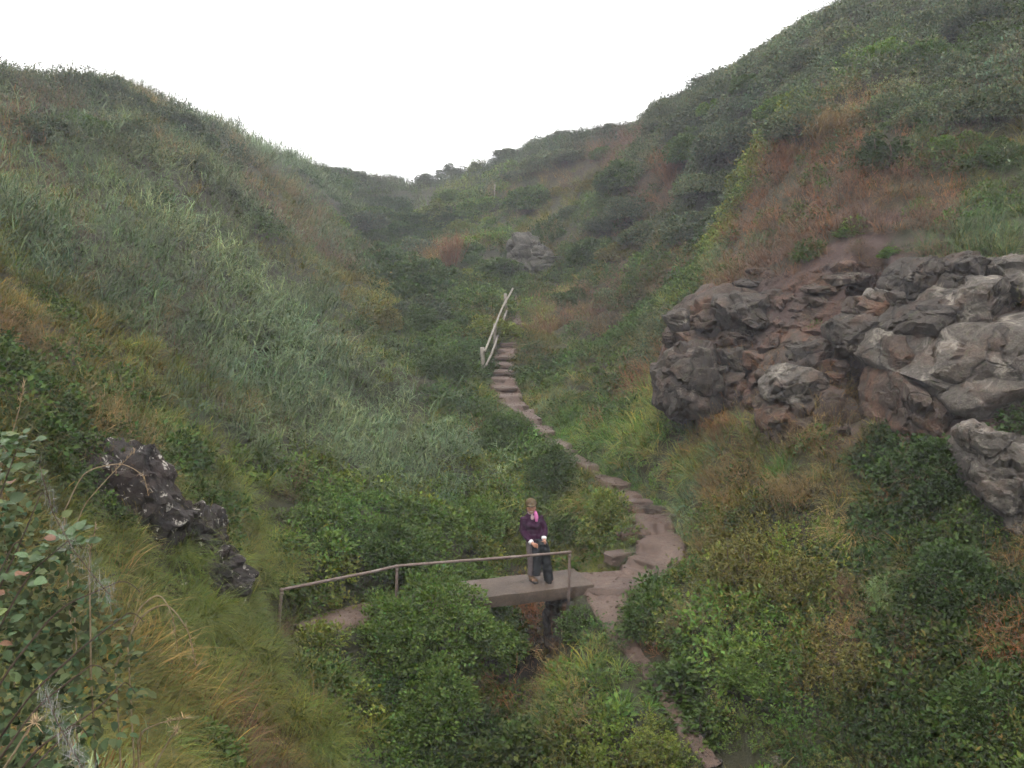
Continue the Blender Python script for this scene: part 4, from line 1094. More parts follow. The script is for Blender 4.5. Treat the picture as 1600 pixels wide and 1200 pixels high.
 (1010,940,'leaf','leafd',35,1.4),(1060,950,'leaf','leafy',40,1.1),(1110,920,'grass','grass',35,1),(1090,960,'twig','dry',35,1),(1130,970,'leaf','leaf',40,1),(1000,970,'leaf','leafd',30,1.2),(1070,1000,'twig','rust',30,.9),(1030,1010,'leaf','leafd',40,1.2),(1060,1060,'herb','leafd',40,1.8),(1100,1080,'herb','leafd',40,1.4),(1150,1010,'sprig','leaf',50,1.2),(1150,1060,'leaf','leaf',50,1),(1200,1000,'sprig','leaf',60,1.2),(1210,1080,'sprig','leaf',60,1.3),(1270,1010,'sprig','olive',60,1.2),(1280,1080,'sprig','olive',60,1.4),(1260,1130,'sprig','leaf',60,1.3),(1170,1150,'sprig','leaf',50,1.2),(1330,1000,'twig','dry',50,.7),(1350,1060,'sprig','olive',60,1.3),(1400,1020,'leaf','leafd',50,1),(1430,1080,'sprig','olive',60,1.3),(1350,1150,'sprig','leafd',60,1.3),(1450,1150,'sprig','leafd',60,1.4),(1520,1080,'leaf','leafd',60,1.2),(1550,1150,'leaf','leafd',70,1.6),(1100,1140,'leaf','leafd',40,1.2),(1140,1190,'leaf','leaf',40,1.2),(1240,1190,'grass','olive',50,1),(1300,1190,'sprig','leafd',50,1.2),(1080,1040,'flower','yel',50,.02),(1400,1060,'twig','plum',50,.5),(1480,1040,'twig','plum',40,.6),
]
A_pos, A_sig, A_w, A_kind, A_col = [], [], [], [], []
for (px, py, kd, pal, sg, w) in GROWS:
    h_ = hit(px, py)
    A_pos.append(h_); A_sig.append(max(0.18, sg * h_[1] / FPX)); A_w.append(w); A_kind.append(kd); A_col.append(PAL[pal])
A_pos = np.array(A_pos); A_sig = np.array(A_sig); A_w = np.array(A_w); A_col = np.array(A_col)
# bare ground: red soil among the rocks, rock faces
BARE = [(1250,665,30),(1300,680,28),(1335,690,24),(1330,335,26),(1270,330,20),(1390,345,24),(1240,385,26),(1340,385,40),(1430,385,26),(1180,470,40),(1250,450,60),(1320,440,60),(1390,430,55),(1200,540,50),(1280,540,50),(1330,600,45),(1180,620,35),(1400,470,50),(1300,400,40),(1450,560,70),(1550,560,80),(1500,650,70),(1400,620,50),(1250,640,40),(1560,740,50),(1110,560,50),(1080,600,35),
        (150,760,40),(220,820,35),(320,840,28),(340,900,28),(250,900,30)]
B_pos = np.array([hit(a, b) for a, b, c in BARE]); B_sig = np.array([c * p[1] / FPX for (a, b, c), p in zip(BARE, B_pos)])
def bareness(P):
    d2 = ((P[:, None] - B_pos[None]) ** 2).sum(2)
    return np.exp(-d2 / (2 * B_sig ** 2)[None]).max(1)

# colour of the soil itself: red among the rocks
gp = np.stack([gx.ravel(), gy.ravel(), GZ.ravel()], 1)
bare_v = np.zeros(len(gp)); nearm = (gp[:, 1] > 5) & (gp[:, 1] < 30) & (np.abs(gp[:, 0]) < 18)
bv = bareness(gp[nearm]); bare_v[nearm] = np.where(gp[nearm][:, 0] > 0, bv, 0)
at = ground.data.attributes.new('bare', 'FLOAT', 'POINT'); at.data.foreach_set('value', bare_v.astype(np.float32))
nt = M['soil'].node_tree; bs = nt.nodes['Principled BSDF']
src = bs.inputs['Base Color'].links[0].from_socket
ab = N(nt, 'ShaderNodeAttribute', attribute_name='bare')
rs = ramp(nt, noise(nt, 3.0, 6, 0.65), [(0.3, (0.045, 0.028, 0.024)), (0.55, (0.075, 0.048, 0.04)), (0.75, (0.11, 0.08, 0.066))])
fa_ = N(nt, 'ShaderNodeMapRange'); fa_.inputs['From Min'].default_value = 0.25; fa_.inputs['From Max'].default_value = 0.6
nt.links.new(ab.outputs['Fac'], fa_.inputs['Value'])
nt.links.new(mixc(nt, fa_.outputs[0], src, rs), bs.inputs['Base Color'])

# ------------------------------------------------------------------ scatter
def candidates(density):
    """ground positions in and just beyond the view"""
    n = int(density * 90 * 80)
    # stratify in (bearing, distance): denser close by
    u = RNG.uniform(-0.66, 0.66, n)
    y = (3.0 ** 0.8 + RNG.uniform(0, 1, n) * (85 ** 0.8 - 3.0 ** 0.8)) ** 1.25
    x = u * y
    return x, y
def visible(P, lift=0.7):
    """not hidden behind the ground by more than a plant height"""
    ok = np.ones(len(P), bool)
    Q = P + np.array([0, 0, lift])
    O = np.array([0, 0, ZC])
    for t in np.linspace(0.25, 0.97, 30):
        S = O + (Q - O) * t
        ok &= S[:, 2] > H(S[:, 0], S[:, 1]) - 0.15
    return ok
NP = 74000
x, y = candidates(NP / 7200)
# the verges grow thick along the trodden path
for L_ in (PATH[7:],):
    S_, q_, s_ = resample(L_, 0.02)
    n_ = len(S_) * 2
    i_ = RNG.integers(1, len(S_) - 1, n_)
    tt_ = S_[i_ + 1, :2] - S_[i_ - 1, :2]; tt_ /= np.linalg.norm(tt_, axis=1, keepdims=True)
    o_ = (S_[i_, 3] + 0.02 + 1.1 * RNG.uniform(0, 1, n_) ** 1.4) * RNG.choice([-1, 1], n_)
    x = np.r_[x, S_[i_, 0] - tt_[:, 1] * o_]; y = np.r_[y, S_[i_, 1] + tt_[:, 0] * o_]
z = H(x, y)
P = np.c_[x, y, z]
nrm = Hn(x, y)
# even out: keep more on steep ground (bearing/log-distance sampling is already dense close by)
vis = visible(P) & (RNG.uniform(0, 1, len(P)) < np.clip(0.30 / nrm[:, 2], 0, 1))
pr = proj(P)
vis &= (pr[:, 1] > -160) & (pr[:, 1] < 1420)
d1, _, w1 = poly_dist(P[:, :2], PATH); d2, _, w2 = poly_dist(P[:, :2], SPUR)
clear = np.minimum(d1 - w1 * 1.02, d2 - w2 * 1.0 - 0.10)
vis &= clear > np.where(RNG.uniform(0, 1, len(P)) < 0.18, RNG.uniform(-0.25, 0, len(P)), RNG.uniform(-0.06, 0.06, len(P)))
br = (np.abs(P[:, 0] - 0.15) < 1.0) & (P[:, 1] > 15.85) & (P[:, 1] < 17.3)
vis &= ~br
water = (np.abs(P[:, 0] - np.interp(P[:, 1], yy, cx)) < 0.3) & (P[:, 1] > 13.2) & (P[:, 1] < 18)
bz = bareness(P) * (0.75 + 0.6 * vnoise(P * 1.7, 77))
vis &= ~((bz > 0.5) & (RNG.uniform(0, 1, len(P)) < np.where(P[:, 2] > 5.0, 0.3, 0.85)))
P = P[vis]; nrm = nrm[vis]; bz = bz[vis]; clear = clear[vis]
# choose what grows at each spot
pick = np.zeros(len(P), int)
warp = np.stack([fbm(P * 0.9, 3, 91), fbm(P * 0.9 + 31, 3, 92), fbm(P * 0.9 + 57, 3, 93)], 1)
for s in range(0, len(P), 20000):
    p = P[s:s + 20000]
    pw = p + warp[s:s + 20000] * (0.02 * p[:, 1:2] + 0.15)
    d2 = ((pw[:, None] - A_pos[None]) ** 2).sum(2) / (A_sig ** 2)[None]
    soft = 0.9 - 0.62 * (RNG.uniform(0, 1, (len(p), 1)) < 0.45)      # strays from the neighbouring patches
    wgt = np.exp(-np.clip(d2, 0, 900) * soft) * A_w + 1e-5 * np.exp(-np.sqrt(d2) * 2.0) * A_w + 1e-12
    c = np.cumsum(wgt, 1); c /= c[:, -1:]
    r = RNG.uniform(0, 1, len(p))
    pick[s:s + 20000] = (c < r[:, None]).sum(1)
pick = np.clip(pick, 0, len(A_pos) - 1)
kinds = np.array(A_kind)[pick]
col = A_col[pick]
# slow drifts of colour and vigour over the hillside, and plant to plant
drift = fbm(P * 0.45, 4, 61)[:, None]; warm = fbm(P * 0.7 + 40, 4, 62)[:, None]
col = col * np.array([1.19, 1.14, 0.68]) * (1 + 0.55 * drift) * np.clip(1 + np.c_[0.28 * warm, 0.05 * warm, -0.15 * warm], 0.5, 1.6)
col = col * np.clip(RNG.normal(1, 0.16, (len(P), 1)), 0.55, 1.6) * np.clip(RNG.normal(1, 0.05, (len(P), 3)), 0.8, 1.2)
vig = 1 + 0.45 * fbm(P * 0.6 + 11, 3, 63)
dist = np.linalg.norm(P - np.array([0, 0, ZC]), axis=1)
base_s = dict(reed=0.95, grass=0.95, fine=0.95, stalk=1.0, leaf=1.0, ivy=1.0, herb=0.85, sprig=0.95, twig=1.0, flower=1.0, feather=1.0)
scl = np.array([base_s[k] for k in kinds]) * vig * RNG.uniform(0.7, 1.3, len(P)) * (0.86 + 0.009 * np.clip(dist, 6, 70))
scl *= np.where(clear < 0.0, 0.6, 1.0) * np.where(clear < 0.35, 0.72, 1.0) * np.where(bz > 0.5, 0.45, 1.0)
scl *= np.where(np.hypot(P[:, 0] - rl[0], P[:, 1] - rl[1] + 0.35) < 0.55, 0.55, 1.0)
close = dist < 7
scl[close] *= 0.8
# lean with the slope: halfway between upright and the surface normal
tilt = nrm * 0.55 + np.array([0, 0, 0.6]); tilt += RNG.normal(0, 0.12, tilt.shape); tilt /= np.linalg.norm(tilt, axis=1, keepdims=True)
spin = RNG.uniform(0, 2 * np.pi, len(P))
def euler_of(tilt, spin):
    # R = Rz(a) Ry(b) Rz(spin-a): tilt towards azimuth a
    a = np.arctan2(tilt[:, 1], tilt[:, 0]); b = np.arccos(np.clip(tilt[:, 2], -1, 1))
    ca, sa, cb, sb = np.cos(a), np.sin(a), np.cos(b), np.sin(b); g = spin - a; cg, sg = np.cos(g), np.sin(g)
    r00 = ca * cb * cg - sa * sg; r10 = sa * cb * cg + ca * sg; r20 = -sb * cg
    r21 = sb * sg; r22 = cb
    return np.c_[np.arctan2(r21, r22), np.arcsin(np.clip(-r20, -1, 1)), np.arctan2(r10, r00)]
rot = euler_of(tilt, spin)

def scatter(name, coll, P, rot, scl, col, label):
    me = bpy.data.meshes.new(name)
    me.vertices.add(len(P)); me.vertices.foreach_set('co', P.astype(np.float32).ravel())
    for nm, ty, key, arr in (('rot', 'FLOAT_VECTOR', 'vector', rot), ('tint', 'FLOAT_COLOR', 'color', np.c_[np.clip(col, 0.005, 0.9), np.ones(len(P))]), ('scl', 'FLOAT', 'value', scl)):
        me.attributes.new(nm, ty, 'POINT').data.foreach_set(key, np.asarray(arr, np.float32).ravel())
    me.attributes.new('idx', 'INT', 'POINT').data.foreach_set('value', RNG.integers(0, len(coll.objects), len(P)).astype(np.int32))
    me.update()
    o = bpy.data.objects.new(name, me); COL.objects.link(o)
    ng = bpy.data.node_groups.new(name, 'GeometryNodeTree')
    ng.interface.new_socket('Geometry', in_out='INPUT', socket_type='NodeSocketGeometry')
    ng.interface.new_socket('Geometry', in_out='OUTPUT', socket_type='NodeSocketGeometry')
    n = ng.nodes; l = ng.links
    gi, go = n.new('NodeGroupInput'), n.new('NodeGroupOutput')
    ip = n.new('GeometryNodeInstanceOnPoints'); ci = n.new('GeometryNodeCollectionInfo')
    ci.inputs['Collection'].default_value = coll; ci.inputs['Separate Children'].default_value = True; ci.inputs['Reset Children'].default_value = True
    def na(nm, ty):
        q = n.new('GeometryNodeInputNamedAttribute'); q.data_type = ty; q.inputs['Name'].default_value = nm; return q.outputs['Attribute']
    l.new(gi.outputs[0], ip.inputs['Points']); l.new(ci.outputs[0], ip.inputs['Instance'])
    ip.inputs['Pick Instance'].default_value = True
    l.new(na('idx', 'INT'), ip.inputs['Instance Index'])
    l.new(na('rot', 'FLOAT_VECTOR'), ip.inputs['Rotation']); l.new(na('scl', 'FLOAT'), ip.inputs['Scale'])
    l.new(ip.outputs[0], go.inputs[0])
    md = o.modifiers.new('plants', 'NODES'); md.node_group = ng
    tag(o, label, kind='stuff')
    return o
LAB = dict(reed=('reeds', 'tall blue-green reeds covering the left slope'), grass=('grass', 'rough green and golden grass over both slopes'), fine=('fine_grass', 'fine soft drooping grass on the lower left bank'),
 stalk=('dry_grass', 'dry seeding grass stalks on the lower left bank'), leaf=('bramble_cover', 'low bramble and scrub leaves over slopes and gully'), ivy=('ivy', 'dark ivy carpet below the rocks and in the hollows'),
 herb=('broad_leaved_plants', 'broad leaved green plants beside the path'), sprig=('low_scrub', 'olive woody scrub tops on the hillsides'), twig=('dead_bracken', 'brown and rust coloured dead bracken patches'),
 flower=('wild_flowers', 'tiny yellow and white wild flowers by the lower path'), feather=('feathery_plants', 'pale feathery plants'))
# grit and pebbles trodden into the path
pc = bpy.data.collections.new('pebble_kinds')
for i in range(4):
    D_, F_ = ico(1); g_ = np.random.default_rng(i)
    me = bpy.data.meshes.new('pebble'); fast_mesh(me, D_ * np.array([1, .75, .5]) * g_.uniform(.7, 1.2, (len(D_), 1)), F_, False); me.materials.append(M['step_stone'] if i % 2 else M['rock_brown'])
    pc.objects.link(bpy.data.objects.new('pebble_shape', me))
pts_ = []
for ob_ in (p_left, p_right, p_spur):
    n_ = len(ob_.data.vertices); V_ = np.zeros(n_ * 3, np.float32); ob_.data.vertices.foreach_get('co', V_); pts_.append(V_.reshape(-1, 3)[RNG.integers(0, n_, n_ // 7)] + RNG.normal(0, .02, (n_ // 7, 3)) * [1, 1, 0])
PP = np.concatenate(pts_)
PLANT_SETS = list(KINDS.items())
for kd, coll in PLANT_SETS:
    m = kinds == kd
    if m.sum() == 0: continue
    scatter(LAB[kd][0], coll, P[m], rot[m], scl[m], col[m], LAB[kd][1])
    print('PLANTS', kd, int(m.sum()))
scatter('pebbles', pc, PP, np.c_[RNG.uniform(-.3, .3, (len(PP), 2)), RNG.uniform(0, 6.3, len(PP))], 0.008 + 0.035 * RNG.uniform(0, 1, len(PP)) ** 4, np.ones((len(PP), 3)) * .2, 'grit and pebbles trodden into the earth path')

# ------------------------------------------------------------------ shrubs, tussocks and bushes, one by one
def tubes_mesh(T, paths, rad, rng, seg=5):
    for pth_ in paths:
        n = len(pth_)
        V, F = tube(pth_, np.linspace(rad, rad * 0.35, n), seg)
        tri = []
        for f in F:
            for k in range(1, len(f) - 1): tri.append((f[0], f[k], f[k + 1]))
        T.add(V, np.array(tri), np.ones((len(V), 3)))

def shrub_stems(g, n, h, spread):
    out = []
    for s in range(n):
        a = g.uniform(0, 2 * np.pi); r = g.uniform(0.15, 1) * spread
        t = np.linspace(0, 1, 7)[:, None]
        end = np.array([r * math.cos(a), r * math.sin(a), h * g.uniform(0.55, 0.98)])
        bend = np.array([g.normal(0, .08), g.normal(0, .08), 0.12 * h])
        out.append(np.array([0.05 * math.cos(a), 0.05 * math.sin(a), -0.15]) * (1 - t) + end * t + bend * np.sin(t * np.pi))
    return out

def mound_mesh(w, h, seed, size=0.058, wid=0.62, hue=0.14):
    """a wide bush at its true size: overlapping leafy heads over a low dome"""
    g = np.random.default_rng(seed); T = Tri(); S = Tri()
    k = int(16 + 26 * w * h)
    d = g.normal(0, 1, (k, 3)); d[:, 2] = np.abs(d[:, 2]) * 0.9; d /= np.linalg.norm(d, axis=1, keepdims=True)
    ctr = d * (0.55 + 0.45 * g.uniform(0, 1, (k, 1)) ** 0.6) * np.array([w * 0.45, w * 0.45, h * 0.8])
    rr = g.uniform(0.10, 0.30, k)
    n = int(min(16000, 3600 * w * (w * 0.5 + h))); which = g.choice(k, n, p=rr ** 2 / (rr ** 2).sum())
    e = g.normal(0, 1, (n, 3)); e[:, 2] += 0.35; e /= np.linalg.norm(e, axis=1, keepdims=True)
    P = ctr[which] + e * (rr[which] * (0.45 + 0.6 * g.uniform(0, 1, n) ** 0.5))[:, None]; P[:, 2] = np.abs(P[:, 2])
    leaves(T, P, e + d[which] * 0.4 + g.normal(0, 0.45, (n, 3)), size, g, hue, wid)
    for q in range(14):                                   # shoots that break the outline
        c = ctr[g.integers(0, k)]; m = 9; t = np.linspace(0.2, 1, m)[:, None]
        v = np.array([g.normal(0, .5), g.normal(0, .5), 1.0]) * g.uniform(0.2, 0.42)
        leaves(T, c + v * t + g.normal(0, .012, (m, 3)), g.normal(0, 1, (m, 3)) + [0, 0, .4], size * 0.9, g, hue, wid)
    tubes_mesh(S, shrub_stems(g, 12, h * 0.7, w * 0.35), 0.014, g, 5)
    return T.mesh('foliage', M['shrub']), S.mesh('stem', M['twig'])

def unit_shrub(kd, seed):
    """foliage and stems for a bush about 1 m across and 1 m high (unit size, scaled in place)"""
    g = np.random.default_rng(seed)
    T = Tri(); S = Tri()
    lump_c = g.normal(0, 1, (7, 3)); 
    def cloud(n, size, hue, wid, low=0.0, fold=0.25):
        # many small hummocks on a big uneven dome, so light and dark clumps and a ragged edge appear
        k = 34
        d = g.normal(0, 1, (k, 3)); d[:, 2] = np.abs(d[:, 2]) * 1.0; d /= np.linalg.norm(d, axis=1, keepdims=True)
        R = (0.62 + 0.38 * g.uniform(0, 1, k))
        ctr = d * R[:, None] * np.array([0.47, 0.47, 0.86])
        rr = g.uniform(0.07, 0.17, k)
        which = g.integers(0, k, n)
        e = g.normal(0, 1, (n, 3)); e /= np.linalg.norm(e, axis=1, keepdims=True); e *= (0.5 + 0.5 * g.uniform(0, 1, (n, 1)) ** 0.5)
        P = ctr[which] + e * rr[which][:, None]
        P[:, 2] = np.abs(P[:, 2])
        D = e + d[which] * 0.6 + g.normal(0, 0.4, (n, 3))
        leaves(T, P, D, size, g, hue, wid, fold)
        m = n // 3                                          # inner leaves close the gaps
        q = g.normal(0, 1, (m, 3)); q[:, 2] = np.abs(q[:, 2]); q /= np.linalg.norm(q, axis=1, keepdims=True)
        P2 = q * (0.75 * g.uniform(0, 1, (m, 1)) ** 0.33) * np.array([0.45, 0.45, 0.8])
        leaves(T, P2, q + g.normal(0, .6, (m, 3)), size * 1.1, g, hue, wid, fold)
    if kd == 'leaf': cloud(5200, 0.052, 0.14, 0.62)
    elif kd == 'mound': cloud(15000, 0.026, 0.14, 0.62)
    elif kd == 'far': cloud(6000, 0.04, 0.12, 0.7)
    elif kd == 'ivy': cloud(9000, 0.034, 0.08, 0.85)
    elif kd == 'herb': cloud(1100, 0.11, 0.10, 0.55, fold=0.35)
    elif kd == 'sprig':
        for s in range(150):
            a = g.uniform(0, 2 * np.pi); r = math.sqrt(g.uniform(0, 1)) * 0.46
            hh = math.sqrt(max(0.06, 1 - (r / 0.5) ** 2)) * g.uniform(0.75, 1.08)
            m = 26; t = 1 - g.uniform(0, 1, m) ** 1.5 * 0.75
            lx, ly = g.normal(0, .05, 2)
            P = np.stack([r * math.cos(a) * (0.6 + 0.4 * t) + lx * t + g.normal(0, .012, m), r * math.sin(a) * (0.6 + 0.4 * t) + ly * t + g.normal(0, .012, m), hh * t * 0.95], 1)
            D = g.normal(0, 1, (m, 3)); D[:, 2] = np.abs(D[:, 2]) + 0.4
            leaves(T, P, D, 0.05, g, 0.10, 0.42)
    elif kd == 'twig':
        o = []; st = shrub_stems(g, 60, 1.0, 0.5)
        for s_ in st:
            idx = g.uniform(1.5, 6, 16); lo = np.floor(idx).astype(int); lo = np.minimum(lo, 5); f = (idx - lo)[:, None]
            o.append(s_[lo] * (1 - f) + s_[lo + 1] * f)
        o = np.concatenate(o)
        blades(T, len(o), 0, g, (0.07, 0.24), 0.0032, 2.0, 0.25, 3, origin=o, hue=0.12, tipw=0.4)
        o2 = o + g.normal(0, .06, o.shape)
        blades(T, len(o2), 0, g, (0.05, 0.16), 0.0028, 2.2, 0.2, 2, origin=o2, hue=0.12, tipw=0.4)
        tubes_mesh(T, st, 0.007, g, 3)
    elif kd == 'feather':
        o = []; st = shrub_stems(g, 70, 1.0, 0.48)
        for s_ in st:
            idx = g.uniform(1.2, 6, 34); lo = np.minimum(np.floor(idx).astype(int), 5); f = (idx - lo)[:, None]
            o.append(s_[lo] * (1 - f) + s_[lo + 1] * f)
        o = np.concatenate(o); o += g.normal(0, .03, o.shape)
        blades(T, len(o), 0, g, (0.06, 0.14), 0.0045, 2.0, 0.3, 2, origin=o, hue=0.05, tipw=0.4)
    elif kd == 'tussock':                                    # drooping fountain of fine grass
        blades(T, 900, 0.16, g, (0.6, 1.15), 0.0055, 1.15, 1.25, 7, hue=0.14)
        blades(T, 200, 0.22, g, (0.3, 0.6), 0.006, 1.3, 0.9, 5, hue=0.14)
    elif kd == 'sapling':
        st = shrub_stems(g, 9, 1.0, 0.35); tubes_mesh(T, st, 0.02, g, 4)
        o = np.concatenate([s_[3:] for s_ in st]); o = np.repeat(o, 5, 0)
        blades(T, len(o), 0, g, (0.1, 0.25), 0.012, 1.2, 0.3, 2, origin=o, hue=0.1)
    tubes_mesh(S, shrub_stems(g, 9, 0.8, 0.35), 0.014, g, 5)
    return T.mesh('foliage', M['shrub']), S.mesh('stem', M['twig'])
_units = {}
LIVE = np.array([1.19, 1.14, 0.70])                       # same greens as the ground cover
def shrub(name, px, py, wpx, hpx, kd, pal, label, cat, var=0, flat=1.0, grp=None):
    c = hit(px, py)
    w = wpx * c[1] / FPX; h = hpx * c[1] / FPX
    real = kd in ('mound', 'leaf', 'ivy')
    if real: fol, stm = mound_mesh(w, h, 500 + px + py, 0.050 if kd == 'ivy' else 0.058, 0.85 if kd == 'ivy' else 0.62, 0.08 if kd == 'ivy' else 0.14)
    else:
        if (kd, var) not in _units: _units[(kd, var)] = unit_shrub(kd, 500 + var * 31 + hash_name(kd))
        fol, stm = _units[(kd, var)]
    e = empty(name, (c[0], c[1] + w * 0.12, c[2] - 0.06), (px * 7 % 63) / 10.0)
    tag(e, label, cat, grp)
    if not real: e.scale = (w, w * flat, h)
    for nm, me in (('foliage', fol), ('stem', stm)):
        if nm == 'stem' and kd in ('tussock', 'twig', 'sapling', 'feather'): continue
        o = bpy.data.objects.new(nm, me); COL.objects.link(o); o.parent = e
        if nm == 'foliage': o.color = (*(np.array(PAL[pal]) * LIVE), 1)
    return e
SHRUBS = [
 ('bush',565,290,80,26,'far','grey','dark rounded bush on the skyline just left of the saddle notch','bush',0),
 ('bush',520,276,60,20,'far','grey','green bush on the left skyline, left of the rounded dark one','bush',1),
 ('bush',608,288,48,20,'far','grey','small dark bush nearest the saddle notch on its left side','bush',2),
 ('bush',664,284,38,18,'far','grey','low dark bush right against the saddle notch on its right side','bush',1),
 ('bush',708,276,56,24,'far','grey','wider dark bush on the skyline right of the saddle notch','bush',0),
 ('bush',745,268,42,24,'far','leafy','bright green bush on the skyline where the right ridge begins','bush',2),
 ('bush',795,250,70,24,'far','grey','dark bush at the low left end of the right ridge','bush',1),
 ('bush',880,216,60,18,'far','grey','low bush on the middle of the far right ridge line','bush',2),
 ('bush',960,205,60,16,'far','grey','low dark bush on the far ridge beside the near right hill','bush',0),
 ('bush',1042,192,96,46,'mound','grey','dark bush at the corner where the near right hill cuts the skyline','bush',1),
 ('bush',1120,128,90,22,'far','grey','dark bush on the rising skyline of the near right hill','bush',2),
 ('sapling',368,206,26,30,'sapling','greyd','thin bare sapling standing alone on the left skyline','sapling',0),
 ('bush',690,345,70,40,'far','leafy','light yellow green bush right of the dark hollow','bush',0),
 ('bush',700,318,60,30,'far','leaf','green bush above the light yellow one near the saddle','bush',1),
 ('bush',605,392,80,50,'far','ivy','nearly black bush deep in the hollow below the saddle','bush',2),
 ('bush',548,402,50,36,'far','leaf','pale green bush at the left lip of the dark hollow','bush',0),
 ('dead_shrub',705,418,70,60,'twig','rust','rust brown dead shrub left of the mossy boulder','shrub',0),
 ('bush',780,440,90,50,'far','leafd','dark bush under the left side of the mossy boulder','bush',1),
 ('dead_shrub',1055,290,80,64,'twig','rust','orange brown dead shrub at the far edge of the right hill','shrub',1),
 ('dead_shrub',1310,226,120,66,'twig','dry','large tan twiggy dead shrub high on the right hill','shrub',0),
 ('bush',1382,262,110,66,'far','ivy','dark green bush tucked below the tan dead shrub','bush',0),
 ('dead_shrub',1232,262,70,50,'twig','rust','reddish dead shrub left of and below the tan one','shrub',1),
 ('bush',1268,402,50,34,'leaf','leafd','small dark green bush on the red soil above the rocks','bush',0),
 ('plant',1332,366,52,16,'herb','lush','flat bright green plant on the red soil, upper one of two','plant',0),
 ('plant',1396,398,44,20,'herb','lush','small bright green plant just left of the big crag top','plant',1),
 ('bush',590,512,80,44,'leaf','olive','yellowish bush at the foot of the left slope opposite the fence','bush',1),
 ('bush',690,590,80,60,'leaf','leafd','dark bush on the valley floor left of the fence foot','bush',2),
 ('bush',660,520,70,50,'leaf','leafd','dark bush on the valley floor further up, left of the fence','bush',0),
 ('bush',790,712,120,74,'mound','leafd','dark bramble mound left of the path above the bridge','bush',1),
 ('dead_shrub',742,700,48,40,'twig','rust','small rust coloured dead plant at the left end of the dark bramble mound','shrub',0),
 ('bush',862,772,90,90,'leaf','leafd','dark leafy bush overhanging the stream behind the woman','bush',2),
 ('bush',880,852,50,66,'ivy','leafd','dark ivy bush over the stream right behind the rail end','bush',1),
 ('bush',735,840,140,70,'mound','leaf','green bush directly behind the bridge left of the woman','bush',0),
 ('bush',600,880,150,70,'mound','leafd','dark green bush behind the middle rail post','bush',2),
 ('bush',668,1014,270,128,'mound','leaf','large bramble mound in front of the bridge hiding its left half','bush',0),
 ('bush',612,1010,130,78,'mound','leaf','bramble mound left of and lower than the largest one, hiding the path','bush',1),
 ('plant',498,1016,80,36,'leaf','grass','low green plants covering the bank below the left end of the path','plant',0),
 ('bush',906,990,60,44,'ivy','leafd','leafy clump clinging to the bank under the right end of the slab','bush',0),
 ('bush',742,1030,160,100,'mound','leaf','green bramble mound beside the gully below the bridge slab','bush',1),
 ('bush',650,1130,210,110,'mound','leaf','dark bramble mound at the bottom centre left of the gully','bush',2),
 ('plant',952,846,90,90,'leaf','grass','green leafy clump between the stream and the path bend','plant',2),
 ('grass_tussock',930,786,64,44,'tussock','gold','golden grass tussock on the bank left of the path bend','tussock',0),
 ('bush',1015,985,100,84,'leaf','leafd','dark green bush at the right of the fork below the bridge','bush',0),
 ('plant',1068,1100,110,84,'herb','leafd','broad leaved dark green clump right of the lower path','plant',0),
 ('plant',1040,1068,70,46,'herb','leafd','broad leaved clump that hides a stretch of the lower path','plant',1),
 ('plant',1110,1150,90,70,'herb','leafd','broad leaved dark clump lowest along the lower path','plant',1),
 ('shrub',1165,925,140,104,'sprig','olive','olive yellow shrub right of the fork, first of two side by side','shrub',0),
 ('shrub',1250,960,130,110,'sprig','olive','second olive shrub, just right of the first and a little lower','shrub',1),
 ('dead_shrub',1240,806,130,74,'twig','dry','sprawling golden brown dead shrub below the middle rocks','shrub',0),
 ('dead_shrub',1130,694,90,56,'twig','rust','brown twiggy dead shrub at the foot of the left rock group','shrub',1),
 ('dead_shrub',1280,706,80,50,'twig','dry','thin brown dead twigs against the foot of the middle rocks','shrub',1),
 ('grass_tussock',1338,836,70,54,'tussock','straw','grey straw tussock on the slope below the middle rocks','tussock',1),
 ('grass_tussock',1466,910,80,78,'tussock','dry','bent tawny straw tussock left of the ivy below the boulder','tussock',0),
 ('bush',1388,976,90,82,'feather','fenn','pale blue green feathery bush at the lower right','bush',0),
 ('dead_shrub',1318,960,50,76,'twig','plum','bare brown twigs left of the pale feathery bush','shrub',0),
 ('bush',1455,770,150,100,'ivy','ivy','dark ivy mass hanging under the big crag','bush',0),
 ('bush',1490,960,190,130,'ivy','ivy','large dark ivy mound right of the pale feathery bush','bush',1),
 ('bush',1555,1150,170,120,'mound','leafd','dark shrub filling the bottom right corner','bush',2),
 ('shrub',1345,1090,150,100,'sprig','olive','olive shrub low on the right slope below the feathery bush','shrub',2),
 ('shrub',1200,1085,160,90,'sprig','leaf','wide green shrub on the right slope beside the lower path','shrub',0),
 ('shrub',1030,1200,130,70,'sprig','leafy','yellow green shrub at the bottom edge left of the lower path','shrub',1),
 ('grass_tussock',276,862,48,70,'tussock','grass','bright green tussock hanging in the middle of the black rock face','tussock',1),
 ('grass_tussock',205,752,70,40,'tussock','gold','yellowish tussock on top of the black rock face','tussock',0),
 ('grass_tussock',315,975,90,90,'tussock','grass','long soft green tussock below the black rock face','tussock',0),
 ('grass_tussock',385,870,60,60,'tussock','grass','green tussock at the right edge of the black rock face','tussock',1),
]
for i, (nm, px, py, w, h_, kd, pal, lab, cat, var) in enumerate(SHRUBS):
    shrub(nm, px, py, w, h_, kd, pal, lab, cat, var)

